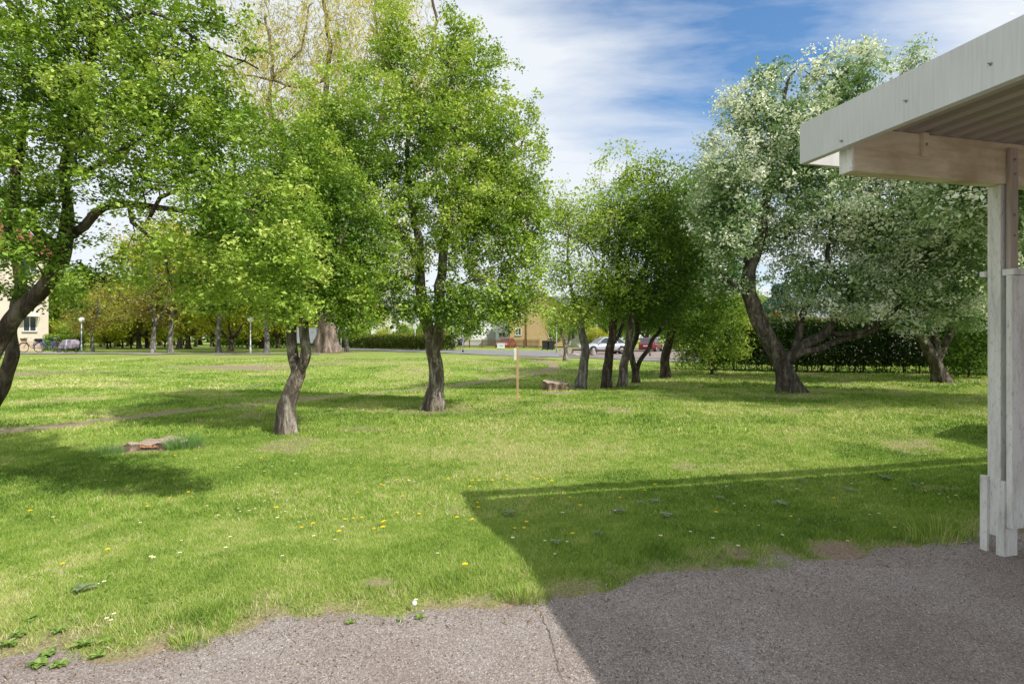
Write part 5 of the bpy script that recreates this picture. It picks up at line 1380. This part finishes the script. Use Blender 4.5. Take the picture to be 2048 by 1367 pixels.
    part('bumper', (MB().box(-Lh - .025, -Lh + .2, -hw * .66, hw * .66, .30, .42), M['dark']), t, bevel=.02)
    part('number_plate', (MB().box(Lh - .012, Lh + .014, -.26, .26, .56, .67), M['wframe']), t)
    part('number_plate', (MB().box(-Lh - .032, -Lh - .0255, -.26, .26, .33, .42), M['wframe']), t)
    return t
q = hit(1212, 709.0); car('silver hatchback parked side-on behind the log rail', (q.x, q.y + 1.2, q.z + .06), R(14), carpaint('silver_paint', (.46, .50, .55)))
q = at(1012, 675, 72); car('bright red car behind the picket fence in front of the white house', (q[0] , q[1] + 2, .05), R(72), carpaint('red_paint', (.55, .012, .02)), 3.9)
q = at(1302, 675, 60); car('dark red car seen from behind in the parking bay among the trunks', (q[0], q[1], .06), R(-118), carpaint('dark_red_paint', (.20, .015, .025)), 4.1)

# ------------------------------------------------------------------ bicycles and trailer
M['chrome'] = simple('bike_metal', (.45, .45, .46), .3, .6, .1, 20, 0, .7)
M['saddle'] = simple('black_saddle', (.02, .02, .02), .6)
M['wicker'] = simple('wicker_basket', (.16, .10, .06), .8, .2, .3, 40)
def bicycle(label, p, rz, frame_c, front_basket, rear_crate, stepthrough=True):
    t = thing('bicycle', label, 'bicycle', p, rz, 'bicycles parked beside the apartment block')
    fm = simple('bike_frame_paint', frame_c, .35, .5, .1)
    for x in (-.53, .53):
        w = part('wheel', (MB().torus((x, 0, .345), .335, .018, 'y', 30, 6), M['tyre']), t)
        mb = MB().torus((x, 0, .345), .31, .010, 'y', 28, 5)
        for i in range(14):
            a = i / 14 * 6.283; mb.tube([(x, .0, .345), (x + math.cos(a) * .31, 0, .345 + math.sin(a) * .31)], .0035, 3, False)
        mb.sphere((x, 0, .345), .03, 8, 6); part('rim', (mb, M['chrome']), w)
        mb = MB()
        pts = [(x + math.cos(a) * .375, 0, .345 + math.sin(a) * .375) for a in np.linspace(.3, 2.9, 12)]
        mb.tube(pts, .02, 5); part('mudguard', (mb, fm), t)
    bb = (.02, 0, .30); st = (.20, 0, .80); hd = (-.38, 0, .82); hb = (-.35, 0, .68); ra = (.53, 0, .345); fa = (-.53, 0, .345)
    mb = MB().tube([bb, st], .016, 6).tube([hd, hb], .02, 6).tube([hb, (-.10, 0, .42), bb], .018, 6)
    if stepthrough: mb.tube([(-.36, 0, .76), (-.12, 0, .52), (.08, 0, .45)], .016, 6)
    else: mb.tube([hd, (.19, 0, .77)], .016, 6)
    mb.tube([bb, ra], .012, 5).tube([(.18, 0, .74), ra], .010, 5)
    part('frame', (mb, fm), t)
    part('fork', (MB().tube([hb, (-.42, 0, .55), fa], .013, 6), fm), t)
    part('handlebar', (MB().tube([hd, (-.37, 0, 1.0)], .012, 6).tube([(-.20, -.28, 1.05), (-.34, -.24, 1.07), (-.40, 0, 1.02), (-.34, .24, 1.07), (-.20, .28, 1.05)], .012, 6), M['chrome']), t)
    part('saddle', (MB().sphere((.24, 0, .90), (.14, .085, .035), 12, 8).tube([(.22, 0, .80), (.23, 0, .89)], .014, 6), M['saddle']), t)
    part('rack', (MB().box(.30, .72, -.07, .07, .735, .75).tube([(.66, .05, .74), (.54, .05, .35)], .008, 4).tube([(.66, -.05, .74), (.54, -.05, .35)], .008, 4), M['chrome']), t)
    part('crank', (MB().tube([(-.02, -.06, .14), (.02, -.06, .30), (.02, .06, .30), (.06, .06, .46)], .012, 5).torus((.02, -.03, .30), .08, .008, 'y', 16, 4), M['chrome']), t)
    if front_basket: part('basket', (MB().add([(-.62, -.13, .80), (-.42, -.13, .80), (-.42, .13, .80), (-.62, .13, .80), (-.68, -.18, 1.02), (-.40, -.18, 1.02), (-.40, .18, 1.02), (-.68, .18, 1.02)], [(0, 3, 2, 1), (0, 1, 5, 4), (1, 2, 6, 5), (2, 3, 7, 6), (3, 0, 4, 7)]), M['wicker']), t)
    if rear_crate: part('crate', (MB().add([(.36, -.15, .755), (.66, -.15, .755), (.66, .15, .755), (.36, .15, .755), (.33, -.18, 1.0), (.70, -.18, 1.0), (.70, .18, 1.0), (.33, .18, 1.0)], [(0, 3, 2, 1), (0, 1, 5, 4), (1, 2, 6, 5), (2, 3, 7, 6), (3, 0, 4, 7)]), M['saddle']), t)
    return t
def bk_(px, py): 
    q = hit(px, py); return (q.x, q.y, float(terr(q.x, q.y)) + .045)
b1 = bicycle('dark step-through bicycle with front basket and rear crate, leftmost and fully in view', bk_(63, 705.6), R(4), (.05, .045, .05), True, True)
b2 = bicycle('blue-framed bicycle standing at an angle beside the dark step-through one', bk_(98, 704.8), R(38), (.04, .10, .34), False, False, False)
b3 = bicycle('maroon bicycle leaning low next to the purple trailer', bk_(113, 704.6), R(-30), (.20, .04, .06), False, False)
for b in (b1, b2, b3): b.scale = (1.06, 1.06, 1.06)
p = bk_(139, 705.0)
tr = thing('bicycle_trailer', 'purple and grey child trailer with two spoked wheels', 'trailer', p, R(-8))
m_pur = simple('lilac_fabric', (.34, .29, .36), .8, .2, .12, 5); m_scr = simple('trailer_screen', (.22, .24, .24), .4, .4)
prof = [(-.62, .28), (.50, .28), (.58, .62), (.50, .90), (.10, .97), (-.25, .90), (-.62, .45)]
part('body', (MB().prism(prof, -.36, .36), m_pur), tr, bevel=.04)
for s in (-1, 1): part('side_screen', (MB().prism([(-.42, .48), (-.05, .52), (-.02, .84), (-.22, .82)], s * .375 - .006, s * .375 + .006), m_scr), tr)
part('front_screen', (MB().add([(-.60, -.28, .50), (-.60, .28, .50), (-.28, .28, .90), (-.28, -.28, .90)], [(0, 1, 2, 3)]), m_scr), tr)
part('trim', (MB().prism([(.0, .30), (.07, .30), (.17, .95), (.10, .97)], -.385, .385), M['wframe']), tr)
for x in (.12,):
    for s in (-1, 1):
        w = part('wheel', (MB().torus((x, s * .44, .25), .235, .02, 'y', 26, 6), M['tyre']), tr)
        mb = MB()
        for i in range(12): a = i / 12 * 6.283; mb.tube([(x, s * .44, .25), (x + math.cos(a) * .22, s * .44, .25 + math.sin(a) * .22)], .005, 3, False)
        part('rim', (mb, M['chrome']), w)
part('wheel', (MB().torus((.62, 0, .20), .18, .02, 'y', 22, 6), M['tyre']), tr)
part('tow_bar', (MB().tube([(-.60, -.2, .32), (-1.0, -.25, .34), (-1.25, -.1, .36)], .014, 5), M['chrome']), tr)
